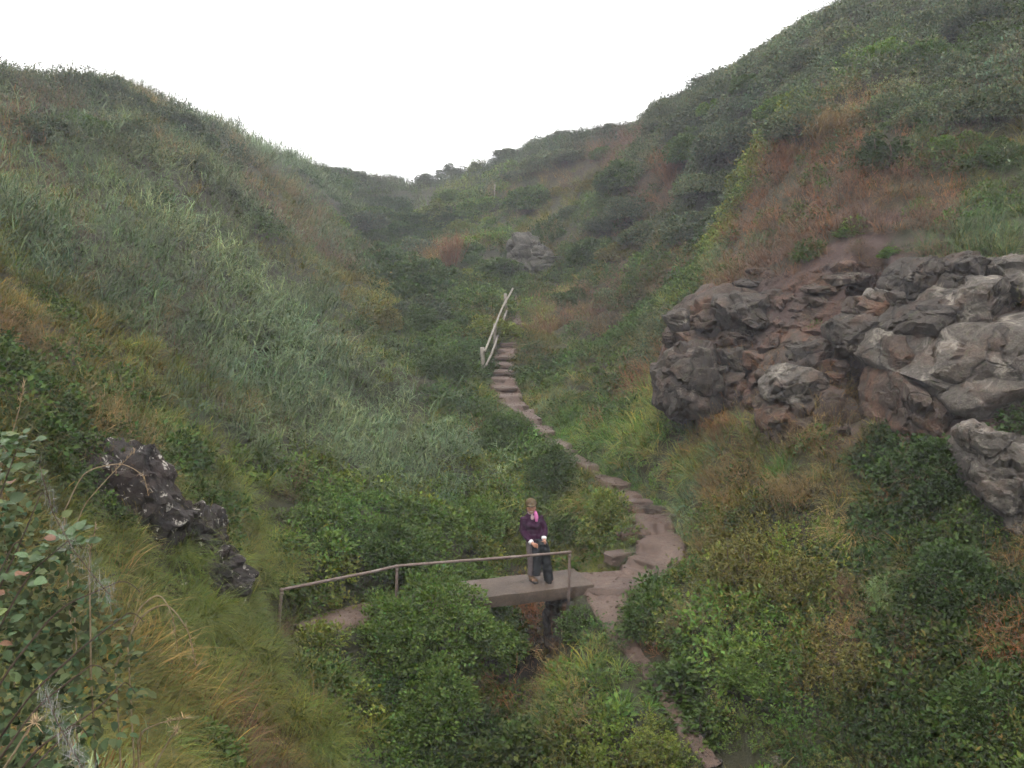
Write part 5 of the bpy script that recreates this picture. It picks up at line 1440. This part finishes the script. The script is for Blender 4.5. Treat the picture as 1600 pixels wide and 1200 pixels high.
# scrub that nobody could tell apart, bush by bush
ORD = 'first second third fourth fifth sixth seventh eighth ninth tenth eleventh twelfth thirteenth fourteenth fifteenth sixteenth seventeenth eighteenth nineteenth twentieth'.split() + ['twenty-first', 'twenty-second', 'twenty-third', 'twenty-fourth']
def scrub(spots, pals, name, label, group, wr, hr, order='from the left', gain=1.0, kd='far'):
    g = np.random.default_rng(len(spots) * 7 + 5)
    spots = sorted(spots, key=(lambda q: q[1]) if 'top' in order else (lambda q: q[0]))
    for i, (px, py) in enumerate(spots):
        c = hit(px, py)
        if ('scrub', i % 4) not in _units: _units[('scrub', i % 4)] = mound_mesh(2.0 + 0.3 * (i % 4), 0.85 + 0.12 * (i % 3), 700 + i, 0.085, 0.6, 0.16)
        fol, stm = _units[('scrub', i % 4)]
        w = g.uniform(*wr) / 2.3; h = w * g.uniform(0.75, 1.1)
        e = empty(name, (c[0], c[1] + w * 0.1, c[2] - 0.25), g.uniform(0, 6.3)); e.scale = (w, w * g.uniform(.8, 1.3), h)
        tag(e, '%s, %s %s' % (label, ORD[i], order), 'bush', group)
        for nm, me in (('foliage', fol), ('stem', stm)):
            o = bpy.data.objects.new(nm, me); COL.objects.link(o); o.parent = e
            if nm == 'foliage': o.color = (*(np.array(PAL[pals[i % len(pals)]]) * LIVE * g.uniform(.75, 1.25) * gain), 1)
scrub([(600,352),(580,372),(622,402),(640,440),(602,425),(570,395),(640,472),(672,470),(620,370),(585,345),(655,500),(640,350),(655,410),(612,330),(565,360)], ['ivy','leafd','ivy','leafd','greyd'], 'scrub_bush', 'dark scrub bush in the cleft below the saddle', 'scrub bushes in the cleft below the saddle', (2.0, 3.6), (0.8, 1.5), 'from the top', 1.2)
scrub([(700,452),(735,440),(705,508),(720,360),(690,372),(750,330),(735,395),(770,380),(705,340),(745,480),(760,520)], ['leaf','leafd','leafy','leafd'], 'scrub_bush', 'green scrub bush on the spur above the fence', 'scrub bushes on the spur left of the fence', (1.4, 2.6), (0.6, 1.1), 'from the top', 1.2)
scrub([(800,285),(850,262),(905,245),(960,240),(830,320),(880,300),(930,290),(980,285),(900,340),(950,350),(1000,330),(860,370),(920,400),(985,395),(1020,370),(900,470),(960,470),(1010,450)], ['greyd','leafd','grey','leafd','olive'], 'scrub_bush', 'grey-green scrub bush on the far right valley side', 'scrub bushes on the far right valley side', (1.5, 3.0), (0.5, 1.0), gain=1.15)
scrub([(1080,190),(1120,170),(1150,230),(1110,290),(1130,330),(1180,130),(1230,110),(1280,90),(1230,170),(1270,200),(1330,110),(1390,90),(1450,100),(1400,160),(1460,180),(1520,110),(1570,170),(1500,220),(1360,60),(1440,40),(1540,40),(1090,360),(1090,240),(1560,250)], ['grey','greyd','leafd','grey','leaf'], 'scrub_bush', 'low scrub hummock on the upper right hillside', 'scrub hummocks on the upper right hillside', (1.2, 2.6), (0.35, 0.65), gain=1.15)
scrub([(60,150),(140,140),(210,160),(260,190),(310,220),(200,215),(120,200),(350,255),(60,210),(280,255)], ['greyd','grey','leafd'], 'scrub_bush', 'low scrub hummock near the left skyline', 'scrub hummocks near the left skyline', (1.2, 2.2), (0.3, 0.6), gain=1.15)

# ------------------------------------------------------------------ bramble close to the camera, leaf by leaf
def leaf_mesh(seed):
    """one toothed bramble leaflet, 1 unit long, cupped along the midrib"""
    g = np.random.default_rng(seed)
    n = 13; V = [(0, 0, 0)]; F = []
    t = np.linspace(0.02, 1, n)
    prof = 0.36 * np.sin(np.pi * t ** 0.8) ** 0.8
    rows = []
    for k, (ti, w) in enumerate(zip(t, prof)):
        tooth = 1 + (0.10 if k % 2 else -0.06)
        z = -0.10 * ti ** 2 + 0.012 * g.normal()
        rows.append(((-w * tooth, ti, z + 0.28 * w), (0, ti, z), (w * tooth, ti, z + 0.28 * w)))
    V = [p for r in rows for p in r]
    for k in range(n - 1):
        a = k * 3
        F += [(a, a + 1, a + 4, a + 3), (a + 1, a + 2, a + 5, a + 4)]
    me = bpy.data.meshes.new('leaf'); me.from_pydata(V, [], F); me.update()
    me.polygons.foreach_set('use_smooth', [True] * len(me.polygons))
    me.materials.append(M['bramble_leaf'])
    return me
ml, ntl, bl = mat_new('bramble_leaf')
oi = N(ntl, 'ShaderNodeObjectInfo')
lc = mixc(ntl, 0.75, oi.outputs['Color'], ramp(ntl, noise(ntl, 4, 5, 0.7), [(0.3, (0.7, 0.75, 0.7)), (0.6, (1.1, 1.1, 1.1)), (0.75, (1.4, 1.2, 0.8))]), 'MULTIPLY')
ntl.links.new(lc, bl.inputs['Base Color']); bl.inputs['Roughness'].default_value = 0.42; bl.inputs['Specular IOR Level'].default_value = 0.5
tr = N(ntl, 'ShaderNodeBsdfTranslucent'); ntl.links.new(lc, tr.inputs['Color'])
mxs = N(ntl, 'ShaderNodeMixShader'); mxs.inputs[0].default_value = 0.25
ntl.links.new(bl.outputs[0], mxs.inputs[1]); ntl.links.new(tr.outputs[0], mxs.inputs[2]); ntl.links.new(mxs.outputs[0], ntl.nodes['Material Output'].inputs['Surface'])
M['bramble_leaf'] = ml
M['cane'] = mat_earth('bramble_cane', (0.05, 0.035, 0.025), (0.085, 0.055, 0.04), (0.10, 0.085, 0.05), scale=8, rough=0.6)
LEAVES = [leaf_mesh(900 + i) for i in range(5)]
gb = np.random.default_rng(77)
CANES = [ # base (x, y), waypoint pixels with distance
 ((-2.3,2.9),[(10,900,3.0),(40,740,3.1),(72,650,3.2)]),((-2.6,3.1),[(-20,840,3.1),(10,720,3.2),(40,655,3.3)]),((-2.2,3.0),[(20,980,2.9),(90,850,3.0),(150,800,3.1)]),
 ((-2.0,2.9),[(50,1010,2.8),(140,900,2.9),(232,862,3.0)]),((-2.0,3.0),[(80,1050,2.8),(180,960,2.9),(245,912,3.0)]),((-2.4,2.8),[(-10,1000,2.6),(30,880,2.7),(70,800,2.8)]),
 ((-1.9,2.7),[(40,1150,2.5),(110,1050,2.6),(190,990,2.7)]),((-2.1,2.6),[(-20,1120,2.4),(20,980,2.5),(40,850,2.6)]),((-2.7,3.4),[(-30,790,3.3),(-10,710,3.4),(12,650,3.5)]),
 ((-1.7,2.6),[(60,1200,2.3),(120,1130,2.4),(170,1080,2.5)]),((-2.2,3.3),[(30,900,3.2),(80,790,3.3),(104,730,3.4)]),((-1.8,2.8),[(90,1130,2.7),(200,1060,2.8),(240,1020,2.9)])]
bush = empty('bramble_bush', (-2.1, 2.9, float(H(-2.1, 2.9)[0])))
tag(bush, 'bramble bush with large toothed leaves close by at the left edge', 'bramble')
borg = np.array(bush.location)
nleaf = 0; spare = Tri()
for ci, (b0, way) in enumerate(CANES):
    pts = [np.array([b0[0], b0[1], float(H(*b0)[0]) - 0.1])] + [np.array(pt(a, b_, c / SC)) for a, b_, c in way]
    pts = np.array(pts); tq = np.linspace(0, len(pts) - 1, 26)
    Pc = np.stack([np.interp(tq, np.arange(len(pts)), pts[:, k]) for k in range(3)], 1)
    ker = np.ones(5) / 5
    for k in range(3): Pc[2:-2, k] = np.convolve(Pc[:, k], ker, 'valid')
    tip = Pc[-1] - Pc[-2]
    for k in range(5): Pc = np.vstack([Pc, Pc[-1] + tip * 0.5 + np.array([0.002, 0, -0.004 * (k + 1)])])
    V, F = tube(Pc - borg, np.linspace(0.0045, 0.0013, len(Pc)), 6)
    cane = mesh_obj('cane', V, F, M['cane'], bush)
    for i in range(5, len(Pc), 1):
        for rep in range(2):
            if nleaf >= 298: break
            tdir = Pc[i] - Pc[i - 1]; tdir /= np.linalg.norm(tdir) + 1e-9
            a = gb.uniform(0, 2 * np.pi)
            out = np.array([math.cos(a), math.sin(a) * 0.8 - 0.25, gb.uniform(-.2, .7)])
            stalk = Pc[i] + out * gb.uniform(0.02, 0.07)
            base_col = np.array(PAL['leaf']) * gb.uniform(0.8, 1.5) if gb.uniform() < 0.78 else (np.array(PAL['leafy']) * gb.uniform(.9, 1.5) if gb.uniform() < .7 else np.array((.22, .11, .05)))
            base_col = base_col * np.array([1.0, 1.0, 1.25])
            for q in range(3):                                   # three leaflets
                if nleaf >= 298 or gb.uniform() < 0.35: continue
                d = out + 0.9 * np.array([math.cos(a + (q - 1) * 1.3), math.sin(a + (q - 1) * 1.3), 0]) * (0 if q == 1 else 1)
                d = d / np.linalg.norm(d)
                upv = np.array([0, -0.35, 1.0]) + gb.normal(0, .35, 3)
                xa = np.cross(d, upv); xa /= np.linalg.norm(xa); za = np.cross(xa, d)
                L = gb.uniform(0.026, 0.05)
                mt = Matrix(((xa[0] * L, d[0] * L, za[0] * L, stalk[0] - borg[0]), (xa[1] * L, d[1] * L, za[1] * L, stalk[1] - borg[1]), (xa[2] * L, d[2] * L, za[2] * L, stalk[2] - borg[2]), (0, 0, 0, 1)))
                o = bpy.data.objects.new('leaf', LEAVES[nleaf % 5]); COL.objects.link(o)
                o.parent = cane; o.matrix_parent_inverse = Matrix.Identity(4); o.matrix_basis = mt
                o.color = (*np.clip(base_col * gb.uniform(.6, 1.05), 0, .6), 1); nleaf += 1
bush.location.x -= 0.10; bush.location.z -= 0.10
# the smaller leaves deep inside the bush, beyond counting
n = 2600
c0 = np.array([pt(*q) for q in [(10,720,3.4/SC),(60,820,3.3/SC),(110,900,3.3/SC),(40,980,3.1/SC),(150,960,3.3/SC),(90,1080,2.9/SC),(20,1150,2.7/SC),(0,850,3.3/SC),(180,1040,3.1/SC)]])
wh = gb.integers(0, len(c0), n)
e = gb.normal(0, 1, (n, 3)); e /= np.linalg.norm(e, axis=1, keepdims=True)
Pl = c0[wh] + e * (0.26 * gb.uniform(0, 1, (n, 1)) ** 0.5) * np.array([.8, 1.0, .9]) + np.array([-0.06, 0.12, -0.06])
leaves6(spare, Pl - borg, e + gb.normal(0, .5, (n, 3)) + np.array([0, -.3, .2]), 0.036, gb, 0.16, 0.72)
o = bpy.data.objects.new('small_leaves', spare.mesh('small_leaves', M['shrub'])); COL.objects.link(o); o.parent = bush; o.color = (.075, .10, .042, 1); o['kind'] = 'stuff'

# dry stalks and a cobwebbed dead stem beside it
M['straw'] = mat_earth('dry_straw', (0.24, 0.17, 0.10), (0.34, 0.26, 0.16), (0.42, 0.34, 0.23), scale=10, rough=0.7)
STALKS = [
 ('arching dry grass stalk crossing in front of the black rock top',(100,800,5),[(130,735,5),(190,722,5),(225,742,5),(232,775,5)]),
 ('pair of pale dry stalks bending left of the black rock',(110,850,4.5),[(130,790,4.5),(170,745,4.5),(210,705,4.5)]),
 ('tall upright dry stalk through the bramble',(142,1060,3.2),[(141,960,3.2),(139,870,3.2),(150,820,3.2)]),
 ('arching dry stalk over the lower end of the black rock',(200,1010,4.2),[(215,950,4.2),(250,925,4.2),(270,960,4.2),(277,1015,4.2)]),
 ('dry seed stalk drooping right of the bramble',(180,1040,4.0),[(220,960,4.0),(262,940,4.0),(295,985,4.0),(306,1040,4.0)]),
 ('dry stalk lying flat near the bottom left',(215,1160,3.6),[(225,1140,3.6),(255,1128,3.6),(292,1122,3.6)]),
 ('thin dry stalk rising from the bottom edge',(230,1230,3.4),[(250,1180,3.4),(275,1140,3.4),(276,1145,3.4)]),
 ('pale dry stalk at the very bottom left corner',(-10,1225,2.4),[(20,1180,2.4),(50,1130,2.4),(58,1128,2.4)]),
 ('leaning thin stem on the upper left of the bramble',(0,730,3.6),[(15,690,3.6),(30,640,3.6),(38,600,3.6)]),
]
for i, (lab, b0, way) in enumerate(STALKS):
    W_ = np.array([pt(a, b_, c / SC) for a, b_, c in [b0] + way]); tq = np.linspace(0, len(W_) - 1, 22)
    Pc = np.stack([np.interp(tq, np.arange(len(W_)), W_[:, k]) for k in range(3)], 1)
    for rep in range(3):
        for k in range(3): Pc[1:-1, k] = (Pc[:-2, k] + 2 * Pc[1:-1, k] + Pc[2:, k]) / 4
    gr = np.array([Pc[0, 0], Pc[0, 1], float(H(Pc[0, 0], Pc[0, 1])[0])])
    Pc = np.vstack([line(gr, Pc[0], 5)[:-1], Pc])
    e_ = empty('dry_stalk', tuple(gr)); tag(e_, lab, 'grass stalk')
    tube_obj('stem', Pc, np.linspace(0.0042, 0.0018, len(Pc)), M['straw'], e_, 5)
    T = Tri(); oo = np.repeat(Pc[-7:], 5, 0) - gr
    blades(T, len(oo), 0, gb, (0.015, 0.035), 0.0022, 1.5, 0.4, 2, origin=oo, hue=.05)
    sh = bpy.data.objects.new('seed_head', T.mesh('seed_head', M['shrub'])); COL.objects.link(sh); sh.parent = e_; sh.color = (.34, .25, .15, 1)
for lab, way in (('grey cobwebbed dead stem leaning down beside the bramble', [(62,728,3.0),(82,800,2.95),(115,860,2.9),(150,905,2.85),(172,930,2.8)]), ('second grey cobweb strand at the bottom left corner', [(70,1080,2.5),(90,1130,2.45),(112,1170,2.4),(135,1210,2.35)])):
    W_ = np.array([pt(a, b_, c / SC) for a, b_, c in way]); tq = np.linspace(0, len(W_) - 1, 40)
    Pc = np.stack([np.interp(tq, np.arange(len(W_)), W_[:, k]) for k in range(3)], 1)
    e_ = empty('cobwebbed_stem', tuple(Pc[-1])); tag(e_, lab, 'stem')
    tube_obj('stem', Pc, 0.0016, M['twig'], e_, 5)
    T = Tri(); oo = np.repeat(Pc, 9, 0) + gb.normal(0, .010, (len(Pc) * 9, 3)) - Pc[-1]
    blades(T, len(oo), 0, gb, (0.02, 0.06), 0.0005, 3.0, 0.1, 2, origin=oo, hue=.02)
    sh = bpy.data.objects.new('cobweb', T.mesh('cobweb', M['shrub'])); COL.objects.link(sh); sh.parent = e_; sh.color = (.26, .26, .25, 1); sh['kind'] = 'stuff'

# ------------------------------------------------------------------ the woman on the bridge
def flat_mat(name, col, rough=0.8, var=0.25, scale=30, spec=0.25, bs=0.3, bd=0.004):
    m, nt, b = mat_new(name)
    c = ramp(nt, noise(nt, scale, 4, 0.6), [(0.3, tuple(v * (1 - var) for v in col)), (0.7, tuple(min(1, v * (1 + var)) for v in col))])
    nt.links.new(c, b.inputs['Base Color']); b.inputs['Roughness'].default_value = rough; b.inputs['Specular IOR Level'].default_value = spec
    bump(nt, b, noise(nt, scale * 2, 3), bs, bd)
    return m
SK = flat_mat('skin', (0.42, 0.21, 0.14), 0.5, 0.10, 12, 0.4, 0.1, 0.002)
FL = flat_mat('purple_fleece', (0.032, 0.008, 0.027), 0.95, 0.3, 25)
GT = flat_mat('grey_trouser_cloth', (0.13, 0.105, 0.105), 0.9, 0.2, 30)
BK = flat_mat('black_waterproof', (0.016, 0.019, 0.023), 0.5, 0.3, 14, 0.4, 0.6, 0.01)
WH = flat_mat('white_cuff_cloth', (0.72, 0.70, 0.70), 0.8, 0.05)
PK = flat_mat('pink_scarf', (0.55, 0.16, 0.36), 0.9, 0.2, 25)
CO = flat_mat('pale_pink_shirt', (0.60, 0.42, 0.46), 0.8, 0.1)
HT = flat_mat('tan_knit_hat', (0.10, 0.072, 0.042), 0.95, 0.3, 40, 0.2, 0.8, 0.008)
BT = flat_mat('brown_boot_leather', (0.17, 0.105, 0.06), 0.7, 0.3, 20)
SO = flat_mat('dark_sole', (0.03, 0.027, 0.025), 0.8)
HR = flat_mat('brown_hair', (0.08, 0.045, 0.028), 0.7, 0.4, 60)
DK = flat_mat('dark_eye', (0.02, 0.015, 0.012), 0.2)
TE = flat_mat('teeth', (0.7, 0.66, 0.6), 0.3, 0.05)

foot = np.array(pt(846, 917, 15.88)); foot[2] = 0.055
woman = empty('person', tuple(foot), 0.0)
tag(woman, 'woman in purple fleece, tan hat and pink scarf pulling up black over-trousers', 'person')

def loft(rings, seg=20):
    """rings: (cx, cy, cz, rx, ry[, tilt axis z-forward]) stacked ellipses -> closed mesh"""
    V = []; F = []
    a = np.linspace(0, 2 * np.pi, seg, endpoint=False)
    for r in rings:
        cx_, cy_, cz_, rx, ry = r[:5]
        V.append(np.stack([cx_ + rx * np.cos(a), cy_ + ry * np.sin(a), np.full(seg, cz_)], 1))
    n = len(rings); V = np.concatenate(V)
    for i in range(n - 1):
        for k in range(seg):
            p, q = i * seg + k, i * seg + (k + 1) % seg
            F.append((p, q, q + seg, p + seg))
    F.append(tuple(range(seg - 1, -1, -1))); F.append(tuple((n - 1) * seg + k for k in range(seg)))
    return V, F
def limb(pts, rad, sub=6, seg=14):
    pts = np.array(pts, float); rad = np.array(rad, float)
    tq = np.linspace(0, len(pts) - 1, (len(pts) - 1) * sub + 1)
    P_ = np.stack([np.interp(tq, np.arange(len(pts)), pts[:, k]) for k in range(3)], 1)
    for rep in range(2): P_[1:-1] = (P_[:-2] + 2 * P_[1:-1] + P_[2:]) / 4
    return tube(P_, np.interp(tq, np.arange(len(pts)), rad), seg)
def ball(c, r, sub=3):
    D, F = ico(sub); return D * np.array(r) + np.array(c), [tuple(f) for f in F]
def fuse(name, shapes, voxel, mat, parent, smooth_it=2, wrinkle=0.0, seed=0):
    """overlapping closed shapes -> one continuous skin"""
    V = np.concatenate([s[0] for s in shapes]); F = []; k = 0
    for s in shapes:
        F += [tuple(i + k for i in f) for f in s[1]]; k += len(s[0])
    o = mesh_obj(name, V, F, mat, parent)
    md = o.modifiers.new('fuse', 'REMESH'); md.mode = 'VOXEL'; md.voxel_size = voxel
    sm = o.modifiers.new('soft', 'SMOOTH'); sm.iterations = smooth_it; sm.factor = 0.5
    dg = bpy.context.evaluated_depsgraph_get(); dg.update()
    me = bpy.data.meshes.new_from_object(o.evaluated_get(dg))
    o.modifiers.clear(); old = o.data; o.data = me; me.name = name; bpy.data.meshes.remove(old)
    if not me.materials: me.materials.append(mat)
    if wrinkle:
        A_ = np.zeros(len(me.vertices) * 3, np.float32); me.vertices.foreach_get('co', A_); A_ = A_.reshape(-1, 3)
        Nn = np.zeros(len(A_) * 3, np.float32); me.vertices.foreach_get('normal', Nn); Nn = Nn.reshape(-1, 3)
        w_ = fbm(A_ * np.array([9, 9, 16]) + seed, 3, seed + 5)
        me.vertices.foreach_set('co', (A_ + Nn * (wrinkle * w_)[:, None]).astype(np.float32).ravel()); me.update()
    me.polygons.foreach_set('use_smooth', [True] * len(me.polygons))
    return o
# joints (x right in the picture, y away from the camera, z up)
HEAD = np.array([-.185, -.03, 1.345])
SHL, SHR = np.array([-.325, .02, 1.155]), np.array([-.025, .05, 1.165])
ELL, ELR = np.array([-.335, .015, .90]), np.array([.055, .03, .94])
WRL, WRR = np.array([-.175, -.17, .745]), np.array([.035, -.13, .80])
HAL, HAR = np.array([-.125, -.205, .715]), np.array([.045, -.165, .755])
HIL, HIR = np.array([-.185, .02, .74]), np.array([-.02, .03, .74])
KNL, KNR = np.array([-.175, -.02, .41]), np.array([.045, -.01, .41])
ANL, ANR = np.array([-.175, .03, .09]), np.array([.11, .05, .09])
shapes = []
shapes.append(ball(HEAD, (.079, .096, .108), 3))
shapes.append(ball(HEAD + [0, -.035, -.052], (.050, .052, .050), 3))                  # jaw
shapes.append(ball(HEAD + [.006, -.093, -.012], (.014, .020, .020), 2))               # nose
for s in (-1, 1): shapes.append(ball(HEAD + [s * .074, .005, -.005], (.012, .02, .028), 2))   # ears
for s in (-1, 1): shapes.append(ball(HEAD + [s * .035, -.070, -.028], (.022, .018, .018), 2))  # cheeks
shapes.append(limb([HEAD + [0, .02, -.05], [-.18, .03, 1.16]], [.052, .058]))
shapes.append(loft([(-.105, .03, .70, .13, .10), (-.11, .03, .80, .14, .10), (-.14, .035, .95, .115, .085), (-.165, .035, 1.08, .12, .085), (-.175, .035, 1.15, .10, .07), (-.18, .035, 1.20, .07, .06)]))
shapes.append(limb([SHL + [.02, 0, -.01], ELL, WRL, HAL], [.044, .040, .030, .028])); shapes.append(limb([SHR + [-.02, 0, -.01], ELR, WRR, HAR], [.044, .040, .030, .028]))
shapes.append(limb([HIL, KNL, ANL], [.085, .056, .040])); shapes.append(limb([HIR, KNR, ANR], [.085, .056, .040]))
for H_, sx in ((HAL, 1), (HAR, -1)):
    shapes.append(ball(H_, (.036, .026, .042), 3))
    for f in range(4):                                                               # fingers curl round the waistband
        b_ = H_ + np.array([sx * (.012 + .002 * f), -.012, .026 - .018 * f]); L_ = (.034, .040, .037, .028)[f]
        shapes.append(limb([b_, b_ + [sx * L_ * .8, -.016, -.004], b_ + [sx * L_ * 1.0, .004, -.020], b_ + [sx * L_ * .55, .022, -.022]], [.0100, .0096, .0088, .0078], 3, 8))
    shapes.append(limb([H_ + [sx * .008, -.016, .030], H_ + [sx * .034, -.034, .034], H_ + [sx * .056, -.030, .020]], [.0115, .0105, .0085], 3, 8))
for A_, dx in ((ANL, -.02), (ANR, .02)):
    shapes.append(limb([A_ + [0, .02, -.03], A_ + [dx + .06, -.12, -.05]], [.035, .028]))
fuse('body', shapes, 0.0075, SK, woman, 2)
# face details
for s in (-1, 1):
    V, F = ball(HEAD + [s * .028, -.083, .012], (.010, .006, .006), 2); mesh_obj('eye', V, F, DK, woman)
V, F = limb([HEAD + [-.026, -.080, -.050], HEAD + [0, -.090, -.058], HEAD + [.026, -.080, -.050]], [.003, .0055, .003], 3, 8); mesh_obj('mouth', V, F, TE, woman)
# hair and hat
fuse('hair', [ball(HEAD + [0, .02, .012], (.083, .090, .098), 3), limb([HEAD + [-.072, .01, .0], HEAD + [-.078, -.002, -.085]], [.018, .014]), limb([HEAD + [.072, .01, .0], HEAD + [.076, .0, -.06]], [.016, .012])], .012, HR, woman, 1, .006)
hat = fuse('hat', [ball(HEAD + [-.005, .008, .078], (.099, .112, .092), 3), loft([(HEAD[0], HEAD[1] + .008, HEAD[2] + .040, .094, .108), (HEAD[0], HEAD[1] + .008, HEAD[2] + .066, .103, .117), (HEAD[0], HEAD[1] + .008, HEAD[2] + .088, .100, .114)]), ball(HEAD + [.0, -.100, .056], (.080, .058, .013), 3)], .009, HT, woman, 1, .004)
# clothes
fuse('fleece', [loft([(-.11, .025, .735, .150, .118), (-.112, .025, .80, .158, .124), (-.13, .03, .93, .146, .118), (-.155, .03, 1.06, .158, .118), (-.172, .03, 1.15, .150, .100), (-.178, .03, 1.215, .085, .078), (-.18, .025, 1.25, .070, .070)]),
 ball([-.19, -.06, 1.03], (.075, .055, .065)), ball([-.10, -.055, 1.03], (.075, .055, .065)),
 limb([SHL + [.03, 0, .0], ELL, (ELL + WRL) / 2, WRL * .85 + ELL * .15], [.080, .066, .056, .046]), limb([SHR + [-.03, 0, 0], ELR, (ELR + WRR) / 2, WRR * .8 + ELR * .2], [.080, .066, .054, .046])], .013, FL, woman, 2, .012, 3)
for E_, W_ in ((ELL, WRL), (ELR, WRR)):
    V, F = limb([W_ * .80 + E_ * .20, W_ * 1.0], [.047, .044], 4, 14); mesh_obj('cuff', V, F, WH, woman)
fuse('shirt_collar', [loft([(-.18, .02, 1.20, .062, .062), (-.182, .01, 1.26, .068, .068), (-.184, .012, 1.275, .060, .060)]), ball([-.165, -.062, 1.175], (.035, .018, .05))], .01, CO, woman, 1, .004)
fuse('scarf', [limb([[-.13, -.045, 1.285], [-.105, -.07, 1.24], [-.092, -.088, 1.17], [-.095, -.095, 1.10]], [.026, .036, .036, .026]), limb([[-.24, .03, 1.245], [-.18, .07, 1.26], [-.12, .02, 1.27]], [.03, .032, .03])], .009, PK, woman, 1, .010, 9)
fuse('trousers', [loft([(-.105, .03, .66, .135, .108), (-.105, .03, .74, .142, .112), (-.108, .03, .80, .138, .108)]), limb([HIL, KNL, ANL + [0, 0, .03]], [.098, .080, .074]), limb([HIR, KNR, ANR + [0, 0, .03]], [.098, .080, .074])], .013, GT, woman, 2, .012, 12)
fuse('over_trousers', [limb([[-.02, -.115, .80], [-.02, -.12, .70]], [.085, .10]), limb([[-.10, -.10, .72], [-.085, -.10, .60], [-.080, -.105, .40], [-.095, -.09, .14]], [.070, .090, .074, .074]),
 limb([[.03, -.09, .74], [.055, -.075, .60], [.085, -.055, .40], [.130, -.03, .03]], [.075, .090, .080, .088]), ball([-.01, -.10, .62], (.10, .075, .12))], .013, BK, woman, 2, .013, 21)
for A_, dx, nm in ((ANL, .075, 0), (ANR, .03, 1)):
    b_ = fuse('boot', [limb([A_ + [0, .01, .09], A_ + [0, .012, -.02]], [.058, .055]), limb([A_ + [0, .02, -.04], A_ + [dx * .5, -.06, -.048], A_ + [dx, -.14, -.056]], [.052, .05, .040])], .010, BT, woman, 2, .006, 30 + nm)
    V, F = limb([A_ + [0, .035, -.075], A_ + [dx * .5, -.06, -.077], A_ + [dx * 1.02, -.165, -.078]], [.050, .050, .040], 5, 12)
    V[:, 2] = np.clip(V[:, 2], A_[2] - .098, A_[2] - .062); mesh_obj('sole', V, F, SO, b_)

# ------------------------------------------------------------------ mist
mh = bpy.data.materials.new('mist'); mh.use_nodes = True
nh = mh.node_tree; nh.nodes.clear()
oh = nh.nodes.new('ShaderNodeOutputMaterial'); vh = nh.nodes.new('ShaderNodeVolumePrincipled')
vh.inputs['Color'].default_value = (0.86, 0.88, 1.0, 1); vh.inputs['Density'].default_value = 0.0020; vh.inputs['Anisotropy'].default_value = 0.2
nh.links.new(vh.outputs[0], oh.inputs['Volume'])
X0, X1, Y0, Y1 = GX[0] - 4, GX[-1] + 4, GY[0] - 4, GY[-1] + 4
Z0, Z1 = float(GZ.min()) - 1.2, float(GZ.max()) + 2.5
V = [(X0, Y0, Z0), (X1, Y0, Z0), (X1, Y1, Z0), (X0, Y1, Z0), (X0, Y0, Z1), (X1, Y0, Z1), (X1, Y1, Z1), (X0, Y1, Z1)]
F = [(0, 3, 2, 1), (4, 5, 6, 7), (0, 1, 5, 4), (1, 2, 6, 5), (2, 3, 7, 6), (3, 0, 4, 7)]
haze = mesh_obj('haze', V, F, mh, shade=False)
tag(haze, 'thin pale sea mist filling the valley', kind='stuff')
print('SCRIPT', round(time.time() - T0, 1))
